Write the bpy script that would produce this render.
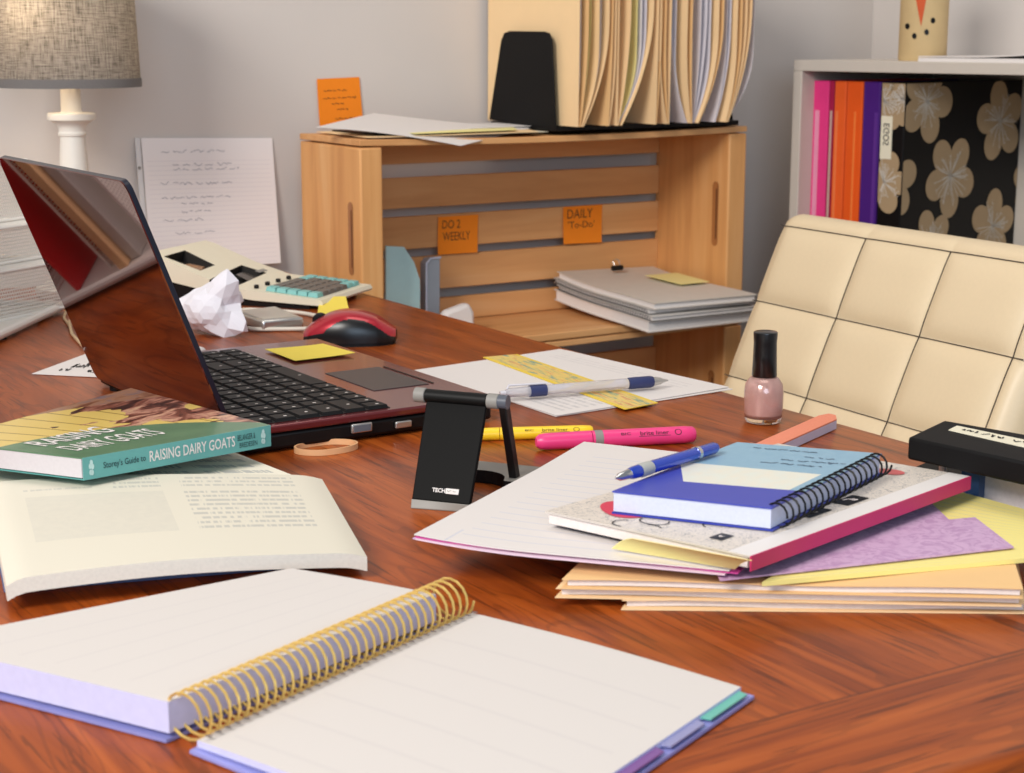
import bpy, bmesh, math, random
from mathutils import Vector, Matrix, noise
random.seed(7)
V = Vector
R = math.radians
for o in list(bpy.data.objects): bpy.data.objects.remove(o)
SC = bpy.context.scene
COL = SC.collection

# ------------------------------------------------------------------ camera, world, lights, exposure
F_PX, CX, CY, YH, EYE, TOP = 1700.0, 512.0, 386.5, 36.0, 0.341, 0.75   # TOP = desk height, EYE = camera above the desk
TH = math.atan((CY - YH) / F_PX)
cam_d = bpy.data.cameras.new('camera'); cam = bpy.data.objects.new('camera', cam_d); COL.objects.link(cam)
cam.location = (0, 0, TOP + EYE); cam.rotation_euler = (math.pi/2 - TH, 0, 0)
cam_d.sensor_width = 36; cam_d.lens = F_PX * 36 / 1024; cam_d.clip_start = 0.05
cam_d.dof.use_dof = True; cam_d.dof.focus_distance = 1.42; cam_d.dof.aperture_fstop = 16
SC.camera = cam
SC.view_settings.view_transform = 'Standard'; SC.view_settings.look = 'None'
SC.view_settings.gamma = 1; SC.view_settings.use_curve_mapping = False
SC.view_settings.exposure = 0.0
wd = bpy.data.worlds.new('world'); SC.world = wd; wd.use_nodes = True
bg = wd.node_tree.nodes['Background']; bg.inputs[0].default_value = (0.86, 0.92, 1.0, 1); bg.inputs[1].default_value = 0.31
def area(name, loc, target, sx, sy, power, col):
    l = bpy.data.lights.new(name, 'AREA'); l.shape = 'RECTANGLE'; l.size = sx; l.size_y = sy; l.energy = power; l.color = col
    o = bpy.data.objects.new(name, l); COL.objects.link(o); o.location = loc
    o.rotation_euler = (V(target) - V(loc)).to_track_quat('-Z', 'Y').to_euler(); return o
area('window_light', (-1.55, -1.05, 2.8), (0.0, 2.0, 0.8), 1.3, 1.1, 113, (1.0, 0.955, 0.895))
area('overhead_fill_light', (0.2, 1.5, 3.1), (0.1, 1.5, 0.7), 1.2, 1.2, 12, (1.0, 0.93, 0.84))  # overhead fill with no fixture, added beside the key light
area('cool_fill_light', (0.5, -2.1, 1.75), (0.2, 2.4, 0.9), 1.7, 1.2, 36, (0.62, 0.80, 1.0))  # bluish fill added behind the camera to brighten the wall between the slats

# ------------------------------------------------------------------ pixel -> place
def ray(px, py):
    u = (px - CX)/F_PX; v = (py - CY)/F_PX
    return V((u, math.cos(TH) - v*math.sin(TH), -(math.sin(TH) + v*math.cos(TH))))
EYEP = V((0, 0, TOP + EYE))
def D(px, py, z=0.0):                       # on the horizontal plane z above the desk top
    r = ray(px, py); t = (z - EYE)/r.z; return EYEP + r*t
def W(px, py, Y):
    r = ray(px, py); return EYEP + r*(Y/r.y)
def RP(px, py, p0, n):
    r = ray(px, py); return EYEP + r*((p0 - EYEP).dot(n)/r.dot(n))
ANG = R(32)
E1 = V((math.cos(ANG), math.sin(ANG), 0)); E2 = V((-math.sin(ANG), math.cos(ANG), 0)); Z = V((0, 0, 1))
def E(a, b, z=0.0): return E1*a + E2*b + V((0, 0, TOP + z))

# ------------------------------------------------------------------ materials
def lin(c):
    def f(x):
        x /= 255.0
        return x/12.92 if x <= 0.04045 else ((x + 0.055)/1.055)**2.4
    return (f(c[0]), f(c[1]), f(c[2]), 1)
class NT:
    def __init__(s, name):
        s.mat = bpy.data.materials.new(name); s.mat.use_nodes = True
        s.t = s.mat.node_tree; s.b = s.t.nodes['Principled BSDF']; s.out = s.t.nodes['Material Output']
    def n(s, typ, **kw):
        x = s.t.nodes.new(typ)
        for k, v in kw.items(): setattr(x, k, v)
        return x
    def set(s, sock, v):
        if hasattr(v, 'is_linked') or isinstance(v, bpy.types.NodeSocket): s.t.links.new(v, sock)
        else: sock.default_value = v
    def m(s, op, a, b=None, c=None):
        x = s.n('ShaderNodeMath', operation=op)
        s.set(x.inputs[0], a)
        if b is not None: s.set(x.inputs[1], b)
        if c is not None: s.set(x.inputs[2], c)
        return x.outputs[0]
    def mix(s, f, a, b):
        x = s.n('ShaderNodeMix', data_type='RGBA'); s.set(x.inputs[0], f); s.set(x.inputs[6], a); s.set(x.inputs[7], b); return x.outputs[2]
    def coord(s, which='Object'):
        return s.n('ShaderNodeTexCoord').outputs[which]
    def sep(s, v):
        x = s.n('ShaderNodeSeparateXYZ'); s.set(x.inputs[0], v); return x.outputs
    def comb(s, a, b, c):
        x = s.n('ShaderNodeCombineXYZ'); s.set(x.inputs[0], a); s.set(x.inputs[1], b); s.set(x.inputs[2], c); return x.outputs[0]
    def mapping(s, v, scale=(1, 1, 1), rot=(0, 0, 0)):
        x = s.n('ShaderNodeMapping'); s.set(x.inputs[0], v); x.inputs['Scale'].default_value = scale; x.inputs['Rotation'].default_value = rot; return x.outputs[0]
    def noise(s, v, scale, detail=4, rough=0.5, dist=0.0):
        x = s.n('ShaderNodeTexNoise'); s.set(x.inputs['Vector'], v); x.inputs['Scale'].default_value = scale
        x.inputs['Detail'].default_value = detail; x.inputs['Roughness'].default_value = rough; x.inputs['Distortion'].default_value = dist
        return x.outputs['Fac']
    def ramp(s, f, stops):
        x = s.n('ShaderNodeValToRGB'); s.set(x.inputs[0], f); cr = x.color_ramp
        while len(cr.elements) < len(stops): cr.elements.new(0.5)
        for e, (p, c) in zip(cr.elements, stops): e.position = p; e.color = c
        return x.outputs[0]
    def bump(s, h, strength=0.2, dist=0.001):
        x = s.n('ShaderNodeBump'); s.set(x.inputs['Height'], h); x.inputs['Strength'].default_value = strength; x.inputs['Distance'].default_value = dist
        s.t.links.new(x.outputs[0], s.b.inputs['Normal'])
    def base(s, c, rough=0.5, metal=0.0, coat=0.0, spec=0.5):
        s.set(s.b.inputs['Base Color'], c); s.set(s.b.inputs['Roughness'], rough); s.b.inputs['Metallic'].default_value = metal
        s.b.inputs['Coat Weight'].default_value = coat; s.b.inputs['Coat Roughness'].default_value = 0.08; s.b.inputs['Specular IOR Level'].default_value = spec
        return s
def plain(name, rgb, rough=0.5, metal=0.0, coat=0.0, var=0.06, scale=60, spec=0.5, bump=0.0):
    k = NT(name); c = lin(rgb); nz = k.noise(k.coord(), scale, 3)
    lo = tuple(max(0, x*(1 - var)) for x in c[:3]) + (1,); hi = tuple(min(1, x*(1 + var)) for x in c[:3]) + (1,)
    k.base(k.mix(nz, lo, hi), rough, metal, coat, spec)
    if bump: k.bump(nz, bump)
    return k.mat
def wood(name, dark, mid, light, axis=1, rough=0.45, sx=45, coat=0.0, knots=False, border=None, pores=True, spec=0.5):
    k = NT(name); co = k.coord(); s3 = k.sep(co)
    if border:                                   # frieze of turned grain along the short end
        msk = k.m('LESS_THAN', s3[1], border)
        xx = k.m('ADD', k.m('MULTIPLY', s3[0], k.m('SUBTRACT', 1.0, msk)), k.m('MULTIPLY', s3[1], msk))
        yy = k.m('ADD', k.m('MULTIPLY', s3[1], k.m('SUBTRACT', 1.0, msk)), k.m('MULTIPLY', s3[0], msk))
        co = k.comb(xx, yy, s3[2])
    sc = [1.0, 1.0, 1.0]; sc[axis] = 0.07
    g = k.mapping(co, tuple(sc))
    a = k.noise(g, sx, 5, 0.6, 0.6)
    c = k.ramp(a, [(0.30, lin(dark)), (0.5, lin(mid)), (0.72, lin(light))])
    if pores:
        sc2 = [1.0, 1.0, 1.0]; sc2[axis] = 0.035
        p = k.noise(k.mapping(co, tuple(sc2)), sx*6, 3, 0.6, 0.3)
        pm = k.m('MULTIPLY', k.m('GREATER_THAN', p, 0.60), 0.5)
        c = k.mix(pm, c, lin(tuple(x*0.55 for x in dark)))
        big = k.noise(k.mapping(co, (1, .12, 1)), 11, 2, 0.5, 1.6)
        rings = k.m('PINGPONG', k.m('MULTIPLY', big, 22.0), 1.0)
        c = k.mix(k.m('MULTIPLY', k.m('GREATER_THAN', rings, 0.82), 0.26), c, lin(tuple(x*0.62 for x in dark)))
    if knots:
        vo = k.n('ShaderNodeTexVoronoi'); k.set(vo.inputs['Vector'], k.mapping(co, tuple(1 if i != axis else 0.5 for i in range(3)))); vo.inputs['Scale'].default_value = 7
        kn = k.m('LESS_THAN', vo.outputs['Distance'], 0.035)
        c = k.mix(k.m('MULTIPLY', kn, 0.75), c, lin((95, 55, 28)))
    if border:
        line = k.m('LESS_THAN', k.m('ABSOLUTE', k.m('SUBTRACT', s3[1], border)), 0.0012)
        c = k.mix(k.m('MULTIPLY', line, 0.55), c, lin((70, 30, 12)))
    k.base(c, rough, 0, coat, spec); k.bump(a, 0.05)
    return k.mat
def printed(name, paper, ink, blocks, rough=0.75):
    """paper with rows of printed or ruled marks; blocks = (u0,u1,v0,v1,rows,kind,strength)"""
    k = NT(name); uv = k.sep(k.coord('UV')); u, v = uv[0], uv[1]; c = lin(paper)
    for (u0, u1, v0, v1, rows, kind, st) in blocks:
        inside = k.m('MULTIPLY', k.m('MULTIPLY', k.m('GREATER_THAN', u, u0), k.m('LESS_THAN', u, u1)), k.m('MULTIPLY', k.m('GREATER_THAN', v, v0), k.m('LESS_THAN', v, v1)))
        r = k.m('MULTIPLY', k.m('DIVIDE', k.m('SUBTRACT', v, v0), v1 - v0), float(rows)); fr = k.m('FRACT', r); fl = k.m('FLOOR', r)
        if kind == 'rule': mk = k.m('LESS_THAN', fr, 0.09)
        elif kind == 'text':
            nz = k.noise(k.comb(k.m('MULTIPLY', u, 90.0), k.m('MULTIPLY', fl, 7.3), 0.0), 1.0, 2, 0.7)
            mk = k.m('MULTIPLY', k.m('LESS_THAN', k.m('ABSOLUTE', k.m('SUBTRACT', fr, 0.5)), 0.24), k.m('GREATER_THAN', nz, 0.46))
        else:                                    # grey picture
            mk = k.noise(k.comb(k.m('MULTIPLY', u, 30.0), k.m('MULTIPLY', v, 30.0), 0.0), 1.0, 5, 0.7)
        c = k.mix(k.m('MULTIPLY', k.m('MULTIPLY', inside, mk), st), c, lin(ink))
    k.base(c, rough, 0, 0, 0.25); return k.mat
M = {}
M['wall'] = plain('wall_paint', (212, 204, 198), 0.9, var=0.02, scale=9, spec=0.2)
M['floor'] = wood('floor_wood', (60, 40, 28), (84, 58, 40), (100, 70, 48), rough=0.5)
M['desk'] = wood('oak_desk', (116, 47, 13), (157, 73, 22), (182, 92, 33), axis=1, rough=0.34, sx=46, coat=0.06, spec=0.33, border=0.622)
M['pine'] = wood('pine', (204, 144, 88), (220, 162, 104), (230, 180, 126), axis=0, rough=0.6, sx=22, knots=True, pores=False)
M['pine_v'] = wood('pine_upright', (204, 142, 84), (222, 162, 100), (232, 180, 122), axis=2, rough=0.6, sx=22, knots=True, pores=False)
M['paper'] = plain('white_paper', (224, 217, 213), 0.8, var=0.015, spec=0.2)
M['paper_edge'] = plain('page_edges', (226, 216, 212), 0.85, var=0.1, scale=300, spec=0.2)
M['cream'] = plain('cream_paper', (234, 226, 202), 0.8, var=0.02, spec=0.2)
M['lilac'] = plain('lilac_edge', (202, 202, 236), 0.6, var=0.08, scale=200)
M['manila'] = plain('manila_card', (246, 212, 164), 0.75, var=0.04, scale=25, spec=0.2)
M['manila2'] = plain('manila_card_deep', (238, 196, 140), 0.75, var=0.05, scale=25, spec=0.2)
M['yellow_paper'] = plain('yellow_paper', (242, 230, 158), 0.8, var=0.04, spec=0.2)
M['sticky'] = plain('yellow_sticky', (238, 214, 92), 0.75, var=0.03, spec=0.2)
M['orange'] = plain('orange_sticky', (248, 140, 36), 0.75, var=0.03, spec=0.2)
M['black'] = plain('black_plastic', (13, 12, 13), 0.45, var=0.1, spec=0.3)
M['matte_black'] = plain('black_card', (12, 11, 12), 0.6, var=0.15, spec=0.2)
M['ink'] = plain('black_ink', (38, 34, 34), 0.7)
M['blue_ink'] = plain('faint_ink', (150, 148, 160), 0.7)
M['gray_plastic'] = plain('gray_plastic', (140, 136, 130), 0.5)
M['silver'] = plain('silver', (196, 194, 190), 0.3, 0.85)
M['chrome'] = plain('chrome', (220, 220, 220), 0.12, 1.0)
M['gold'] = plain('gold_wire', (240, 204, 118), 0.3, 0.6)
M['white_metal'] = plain('white_enamel', (232, 228, 222), 0.45, var=0.02)
M['white_wood'] = plain('white_paint', (236, 230, 220), 0.4, var=0.02)
M['white_lam'] = plain('white_laminate', (206, 196, 184), 0.5, var=0.03)
M['pink'] = plain('pink_plastic', (236, 64, 130), 0.35)
M['hl_yellow'] = plain('yellow_plastic', (246, 206, 40), 0.35)

# ------------------------------------------------------------------ mesh builder
class MB:
    def __init__(s): s.v = []; s.f = []; s.u = []; s.m = []
    def add(s, vs, fs, uvs=None, mi=0):
        o = len(s.v); s.v += [V(x) for x in vs]
        for i, f in enumerate(fs):
            s.f.append([o + j for j in f]); s.u.append(uvs[i] if uvs else None); s.m.append(mi[i] if isinstance(mi, (list, tuple)) else mi)
        return s
    def box(s, c, sx, sy, sz, X=V((1, 0, 0)), Y=V((0, 1, 0)), Zv=V((0, 0, 1)), mi=0):
        c = V(c); q = [c + X*(sx/2*a) + Y*(sy/2*b) + Zv*(sz/2*d) for d in (-1, 1) for a, b in ((-1, -1), (1, -1), (1, 1), (-1, 1))]
        return s.add(q, [(3, 2, 1, 0), (4, 5, 6, 7), (0, 1, 5, 4), (1, 2, 6, 5), (2, 3, 7, 6), (3, 0, 4, 7)], None, mi)
    def slab(s, quad, t, down=V((0, 0, -1)), mi_top=0, mi_side=0):
        n = len(quad); q = [V(p) for p in quad]; b = [p + down*t for p in q]
        uv = [(0, 0), (1, 0), (1, 1), (0, 1)] if n == 4 else None
        fs = [list(range(n)), list(range(2*n - 1, n - 1, -1))] + [(i, (i + 1) % n, n + (i + 1) % n, n + i) for i in range(n)]
        return s.add(q + b, fs, [uv] + [None]*(n + 1), [mi_top, mi_side] + [mi_side]*n)
    def sheet(s, fn, nu, nv, t, down=V((0, 0, -1)), mi_top=0, mi_side=0, mi_bot=None):
        if mi_bot is None: mi_bot = mi_side
        top = [V(fn(i/nu, j/nv)) for j in range(nv + 1) for i in range(nu + 1)]
        bot = [p + (down(i) if callable(down) else down)*t for i, p in enumerate(top)]
        N = len(top); fs = []; us = []; mi = []
        idx = lambda i, j: j*(nu + 1) + i
        for j in range(nv):
            for i in range(nu):
                a = (idx(i, j), idx(i + 1, j), idx(i + 1, j + 1), idx(i, j + 1))
                u = [(i/nu, j/nv), ((i + 1)/nu, j/nv), ((i + 1)/nu, (j + 1)/nv), (i/nu, (j + 1)/nv)]
                fs.append(a); us.append(u); mi.append(mi_top)
                fs.append(tuple(N + k for k in reversed(a))); us.append(list(reversed(u))); mi.append(mi_bot)
        ring = [idx(i, 0) for i in range(nu)] + [idx(nu, j) for j in range(nv)] + [idx(i, nv) for i in range(nu, 0, -1)] + [idx(0, j) for j in range(nv, 0, -1)]
        for a, b in zip(ring, ring[1:] + ring[:1]):
            fs.append((a, N + a, N + b, b)); us.append(None); mi.append(mi_side)
        return s.add(top + bot, fs, us, mi)
    def tube(s, pts, r, seg=8, closed=False, mi=0, cap=True, flat=None):
        pts = [V(p) for p in pts]; n = len(pts); vs = []; prev = None
        for i, p in enumerate(pts):
            t = (pts[(i + 1) % n] - pts[i - 1]) if closed else (pts[min(i + 1, n - 1)] - pts[max(i - 1, 0)])
            if t.length < 1e-9: t = V((0, 0, 1))
            t.normalize()
            if prev is None:
                a = V((0, 0, 1)) if abs(t.z) < 0.9 else V((1, 0, 0)); x = t.cross(a).normalized()
            else:
                x = (prev - t*prev.dot(t))
                x = x.normalized() if x.length > 1e-6 else t.orthogonal().normalized()
            prev = x; y = t.cross(x); rr = r[i] if isinstance(r, (list, tuple)) else r
            for k in range(seg):
                an = 2*math.pi*k/seg; vs.append(p + x*(rr*math.cos(an)) + y*(rr*math.sin(an)))
        fs = []
        for i in range(n if closed else n - 1):
            j = (i + 1) % n
            for k in range(seg): fs.append((i*seg + k, i*seg + (k + 1) % seg, j*seg + (k + 1) % seg, j*seg + k))
        if not closed and cap: fs += [tuple(range(seg - 1, -1, -1)), tuple(range((n - 1)*seg, n*seg))]
        return s.add(vs, fs, None, mi)
    def lathe(s, prof, c, seg=32, ax=(V((1, 0, 0)), V((0, 1, 0)), V((0, 0, 1))), mi=0, square=0.0):
        c = V(c); vs = []; X, Y, Zv = ax
        for (r, z) in prof:
            for k in range(seg):
                an = 2*math.pi*k/seg; co, si = math.cos(an), math.sin(an)
                q = 1.0
                if square: q = (abs(co)**(2 + square) + abs(si)**(2 + square))**(-1/(2 + square))
                vs.append(c + X*(r*co*q) + Y*(r*si*q) + Zv*z)
        n = len(prof); fs = []
        for i in range(n - 1):
            for k in range(seg): fs.append((i*seg + k, i*seg + (k + 1) % seg, (i + 1)*seg + (k + 1) % seg, (i + 1)*seg + k))
        fs += [tuple(range(seg - 1, -1, -1)), tuple(range((n - 1)*seg, n*seg))]
        return s.add(vs, fs, None, mi)
    def sphere(s, c, rx, ry, rz, X=V((1, 0, 0)), Y=V((0, 1, 0)), Zv=V((0, 0, 1)), seg=16, rings=8, mi=0):
        prof = [(math.sin(math.pi*i/rings), -math.cos(math.pi*i/rings)) for i in range(rings + 1)]
        prof[0] = (1e-3, -1); prof[-1] = (1e-3, 1)
        return s.lathe(prof, c, seg, (X*rx, Y*ry, Zv*rz), mi)
    def build(s, name, mats, parent=None, smooth=True, bevel=0, ang=35, recalc=True, label=None):
        if not isinstance(mats, (list, tuple)): mats = [mats]
        me = bpy.data.meshes.new(name); inv = None
        if parent is not None:
            root = parent
            while root.parent: root = root.parent
            inv = Matrix.LocRotScale(root.location, root.rotation_euler, None).inverted(); vs = [inv @ p for p in s.v]; off = V((0, 0, 0))
        else:
            lo = V([min(p[i] for p in s.v) for i in range(3)]); hi = V([max(p[i] for p in s.v) for i in range(3)])
            off = V(((lo.x + hi.x)/2, (lo.y + hi.y)/2, lo.z)); vs = [p - off for p in s.v]
        me.from_pydata(vs, [], s.f)
        ul = me.uv_layers.new(name='UVMap')
        for p, u, mi in zip(me.polygons, s.u, s.m):
            p.material_index = mi; p.use_smooth = smooth
            if u:
                for li, q in zip(p.loop_indices, u): ul.data[li].uv = q
            else:
                for li in p.loop_indices: ul.data[li].uv = (0.004, 0.004)
        for m in mats: me.materials.append(M[m] if isinstance(m, str) else m)
        if recalc:
            b = bmesh.new(); b.from_mesh(me); bmesh.ops.recalc_face_normals(b, faces=b.faces); b.to_mesh(me); b.free()
        if smooth: me.set_sharp_from_angle(angle=R(ang))
        o = bpy.data.objects.new(name, me); COL.objects.link(o); o.location = off
        if parent is not None: o.parent = parent
        if bevel:
            bm_ = o.modifiers.new('bevel', 'BEVEL'); bm_.width = bevel; bm_.segments = 2; bm_.limit_method = 'ANGLE'; bm_.angle_limit = R(40)
        if label: o['label'] = label
        return o
def tag(o, label, cat, group=None, kind=None):
    if label: o['label'] = label
    if cat: o['category'] = cat
    if group: o['group'] = group
    if kind: o['kind'] = kind
    return o
def thing(name, label, cat, loc, rz=0.0, group=None):
    o = bpy.data.objects.new(name, None); COL.objects.link(o); o.location = loc; o.rotation_euler = (0, 0, rz); o.empty_display_size = 0.03
    return tag(o, label, cat, group)
def struct(o): o['kind'] = 'structure'; return o
def dup(root, loc, label=None):
    r = root.copy(); COL.objects.link(r); r.location = loc
    if label: r['label'] = label
    for ch in list(root.children):
        c = ch.copy(); COL.objects.link(c); c.parent = r
        for g in list(ch.children):
            d = g.copy(); COL.objects.link(d); d.parent = c
    return r
def bil(q):
    A, B, C, Dd = [V(p) for p in q]
    return lambda u, v: A*((1-u)*(1-v)) + B*(u*(1-v)) + C*(u*v) + Dd*((1-u)*v)
_font_cache = {}
def text_geo(txt, bold=0.0):
    if (txt, bold) in _font_cache: return _font_cache[(txt, bold)]
    cu = bpy.data.curves.new('t', 'FONT'); cu.body = txt; cu.offset = bold; cu.resolution_u = 3
    o = bpy.data.objects.new('t', cu); COL.objects.link(o)
    dg = bpy.context.evaluated_depsgraph_get(); dg.update(); ev = o.evaluated_get(dg); me = bpy.data.meshes.new_from_object(ev)
    vs = [v.co.copy() for v in me.vertices]; fs = [tuple(p.vertices) for p in me.polygons]
    bpy.data.objects.remove(o); bpy.data.curves.remove(cu); bpy.data.meshes.remove(me)
    x0 = min(v.x for v in vs); x1 = max(v.x for v in vs); y0 = min(v.y for v in vs); y1 = max(v.y for v in vs)
    g = ([((v.x - x0)/(x1 - x0), (v.y - y0)/(y1 - y0)) for v in vs], fs); _font_cache[(txt, bold)] = g; return g
def put_text(mb, txt, fn, u0, u1, v0, v1, n, lift=0.0004, bold=0.0, mi=0):
    """writing on a surface: fn(u,v) is the surface, n its outward direction"""
    vs, fs = text_geo(txt, bold)
    mb.add([V(fn(u0 + (u1 - u0)*a, v0 + (v1 - v0)*b)) + n*lift for a, b in vs], fs, None, mi)
def scribble(mb, fn, rows, n, w=0.0004, lift=0.0004, seed=1, mi=0):
    """rows of handwriting: (u0,u1,v,height) as thin flat strokes"""
    rnd = random.Random(seed)
    for (u0, u1, v, h) in rows:
        u = u0
        while u < u1:
            L = rnd.uniform(0.04, 0.12)*(1 if u1 - u0 > .25 else .6); pts = []; k = max(4, int(L/0.012)); e = min(u1, u + L)
            for i in range(k + 1): pts.append(V(fn(u + (e - u)*i/k, v + rnd.uniform(-h, h))) + n*lift)
            for a, b in zip(pts, pts[1:]):
                d = (b - a)
                if d.length < 1e-7: continue
                s = d.normalized().cross(n)*w
                mb.add([a - s, b - s, b + s, a + s], [(0, 1, 2, 3)], None, mi)
            u = e + rnd.uniform(0.015, 0.03)
def fbump(x, y, s=1.0): return noise.noise(V((x*s, y*s, 0.37)))

# ------------------------------------------------------------------ the room
WB = 2.398                                                       # back wall at E2 = WB
FB = W(794, 60, 2.9)                                             # top far corner of the bookcase front
BANG = R(41); B1 = V((math.cos(BANG), math.sin(BANG), 0)); B2 = V((-math.sin(BANG), math.cos(BANG), 0))
FB1, FB2 = FB.dot(B1), FB.dot(B2)
WR = FB1 + 0.382                                                 # right wall, along the bookcase back
_det = E2.x*B1.y - E2.y*B1.x; CRN = V(((WB*B1.y - WR*E2.y)/_det, (E2.x*WR - B1.x*WB)/_det, 0))
def wallbox(p0, p1, n, t=0.08):
    m = MB(); a, b = V(p0), V(p1); m.slab([a, b, V((b.x, b.y, 2.7)), V((a.x, a.y, 2.7))], t, n); return m
struct(wallbox(E(-2.0, WB, -TOP), CRN, E2).build('wall_back', 'wall', smooth=False))
struct(wallbox(CRN, CRN - B2*3.6, B1).build('wall_right', 'wall', smooth=False))
struct(MB().slab([E(-2.0, -1.6, -TOP), CRN - B2*3.6, CRN, E(-2.0, WB, -TOP)], 0.06).build('floor', 'floor', smooth=False))
bbm = MB(); bbm.box(E(CRN.dot(E1) - 1.6, WB - .008, -TOP + .05), 3.1, .014, .1, E1, E2); struct(bbm.build('baseboard_back', 'white_wood', bevel=.003))

# ------------------------------------------------------------------ desk
DX0, DX1, DY0, DY1 = -0.02, 1.047, 0.528, 2.350
desk = thing('desk', 'large red-brown oak desk covered with papers, books and office things', 'desk', V((0, 0, 0)), ANG)
m = MB(); nb = 6; prof = [(0, -.004), (.004, 0)]
prof = [(0.010, 0.0), (0.003, -0.003), (0.0, -0.010), (0.0, -0.022), (0.006, -0.028), (0.012, -0.034)]
rings = [[E(DX0 + i, DY0 + i, z), E(DX1 - i, DY0 + i, z), E(DX1 - i, DY1 - i, z), E(DX0 + i, DY1 - i, z)] for i, z in prof]
vs = [p for r in rings for p in r]; fs = [(0, 1, 2, 3), tuple(reversed(range(20, 24)))]
for i in range(len(rings) - 1):
    for k in range(4): fs.append((i*4 + k, i*4 + (k + 1) % 4, i*4 + 4 + (k + 1) % 4, i*4 + 4 + k))
m.add(vs, fs); m.build('tabletop', 'desk', desk, ang=50)
for (a, b, la, lb) in ((DX0 + .5, DY0 + .06, .9, .022), (DX0 + .5, DY1 - .06, .9, .022), (DX0 + .05, (DY0 + DY1)/2, .022, 1.6), (DX1 - .05, (DY0 + DY1)/2, .022, 1.6)):
    m = MB(); m.box(E(a if la < .1 else (DX0 + DX1)/2, b, -.034 - .05), la, lb, .1, E1, E2); m.build('apron', 'desk', desk, bevel=.002)
for a in (DX0 + .06, DX1 - .06):
    for b in (DY0 + .07, DY1 - .07):
        m = MB(); m.box(E(a, b, (-.034 - TOP)/2), .07, .07, TOP - .034, E1, E2); m.build('leg', 'desk', desk, bevel=.004)

# ------------------------------------------------------------------ pine crates, stacked
C1 = V((-0.2146, 2.413, 0)); CA, CB = C1.dot(E1), C1.dot(E2)
CW, CD = 0.703, 2.362 - CB - 0.004
CT = W(363, 142, 2.413).z - TOP; CBOT = (2*CT - TOP)/3; CH = CT - CBOT
def c(a, b, z): return E(CA + a, CB + b, z)
crate = thing('pine_crate', 'topmost pine crate on its side with slatted back, papers and file folders on top', 'crate', c(CW/2, CD/2, CBOT), ANG, 'stacked pine crates')
PT = 0.036
for side in (0, 1):
    a0, a1 = (0, PT) if side == 0 else (CW - PT, CW)
    m = MB(); m.box(c((a0 + a1)/2, CD/2, (CT + CBOT)/2 - .004), PT, CD, CH - .009, E1, E2)
    sp = m.build('side_panel', 'pine_v', crate, bevel=.003)
    m = MB(); fa = a1 if side == 0 else a0                       # routed finger groove, a flat strip with the recess shade painted in
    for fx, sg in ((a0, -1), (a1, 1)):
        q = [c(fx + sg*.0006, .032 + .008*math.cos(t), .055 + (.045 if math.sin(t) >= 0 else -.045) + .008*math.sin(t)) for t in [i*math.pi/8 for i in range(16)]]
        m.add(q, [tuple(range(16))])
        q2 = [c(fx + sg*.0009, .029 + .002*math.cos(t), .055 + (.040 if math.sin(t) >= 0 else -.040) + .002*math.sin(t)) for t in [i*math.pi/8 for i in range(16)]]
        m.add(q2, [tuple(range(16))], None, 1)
    m.build('finger_groove', [wood('shaded_groove_wood', (150, 92, 48), (166, 106, 58), (176, 116, 66), 2, pores=False), plain('groove_shadow_line', (110, 66, 34), .7)], sp, recalc=False)
m = MB()
m.sheet(lambda u, v: c(u*CW, v*CD, CT + .003 - .005*math.sin(math.pi*u)), 16, 2, .009)
m.build('top_board', 'pine', crate, bevel=.001)
m = MB(); m.box(c(CW/2, CD/2, CBOT + .006), CW - 2*PT, CD, .012, E1, E2); m.build('bottom_board', 'pine', crate, bevel=.002)
BP = c(0, CD - .010, 0)
def back_z(y): return RP(560, y, BP, E2).z - TOP
for (y0, y1) in ((130, 157), (170, 199), (207, 238), (246, 278), (287, 330)):
    z1, z0 = back_z(y0), back_z(y1)
    z1 = min(z1, CT - .008); z0 = max(z0, CBOT + .013)
    m = MB(); m.box(c(CW/2, CD - .006, (z0 + z1)/2), CW - 2*PT, .009, z1 - z0, E1, E2); m.build('back_slat', 'pine', crate, bevel=.001)
dup(crate, crate.location - V((0, 0, CH)), 'middle pine crate, empty and in shade, just under the slatted one')
dup(crate, crate.location - V((0, 0, 2*CH)), 'lowest pine crate of the stack, standing on the floor behind the desk')

# ------------------------------------------------------------------ bookcase
def bc(a, b, z): return B1*(FB1 + a) + B2*(FB2 - b) + V((0, 0, TOP + z))                   # a into the wall, b to the right
BZ = FB.z - TOP; BW, BD, BT = 0.95, 0.375, 0.018
bk = thing('bookcase', 'white laminate bookcase holding coloured binders, behind the cream chair', 'bookcase', bc(BD/2, BW/2, -TOP), BANG)
for b in (0, BW - BT):
    m = MB(); m.box(bc(BD/2, b + BT/2, (BZ - BT - TOP)/2), BD, BT, BZ + TOP - BT, B1, B2); m.build('side_panel', 'white_lam', bk, bevel=.001)
m = MB(); m.box(bc(BD/2, BW/2, BZ - BT/2), BD, BW, BT, B1, B2); m.build('top_panel', 'white_lam', bk, bevel=.001)
for z in (BZ - .40, BZ - .74):
    m = MB(); m.box(bc(BD/2, BW/2, z - BT/2), BD - .01, BW - 2*BT, BT, B1, B2); m.build('shelf', 'white_lam', bk, bevel=.001)
m = MB(); m.box(bc(BD - .004, BW/2, (BZ - BT - TOP)/2), .006, BW - 2*BT, BZ + TOP - BT, B1, B2); m.build('back_panel', 'white_lam', bk)
SHZ = BZ - .40
RB = 0.034                                                        # binder spines stand this far in
def spine_b(px): p = RP(px, 130, bc(RB, 0, 0), B1); return FB2 - p.dot(B2)
BTOP = RP(870, 81.5, bc(RB, 0, 0), B1).z - TOP
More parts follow.
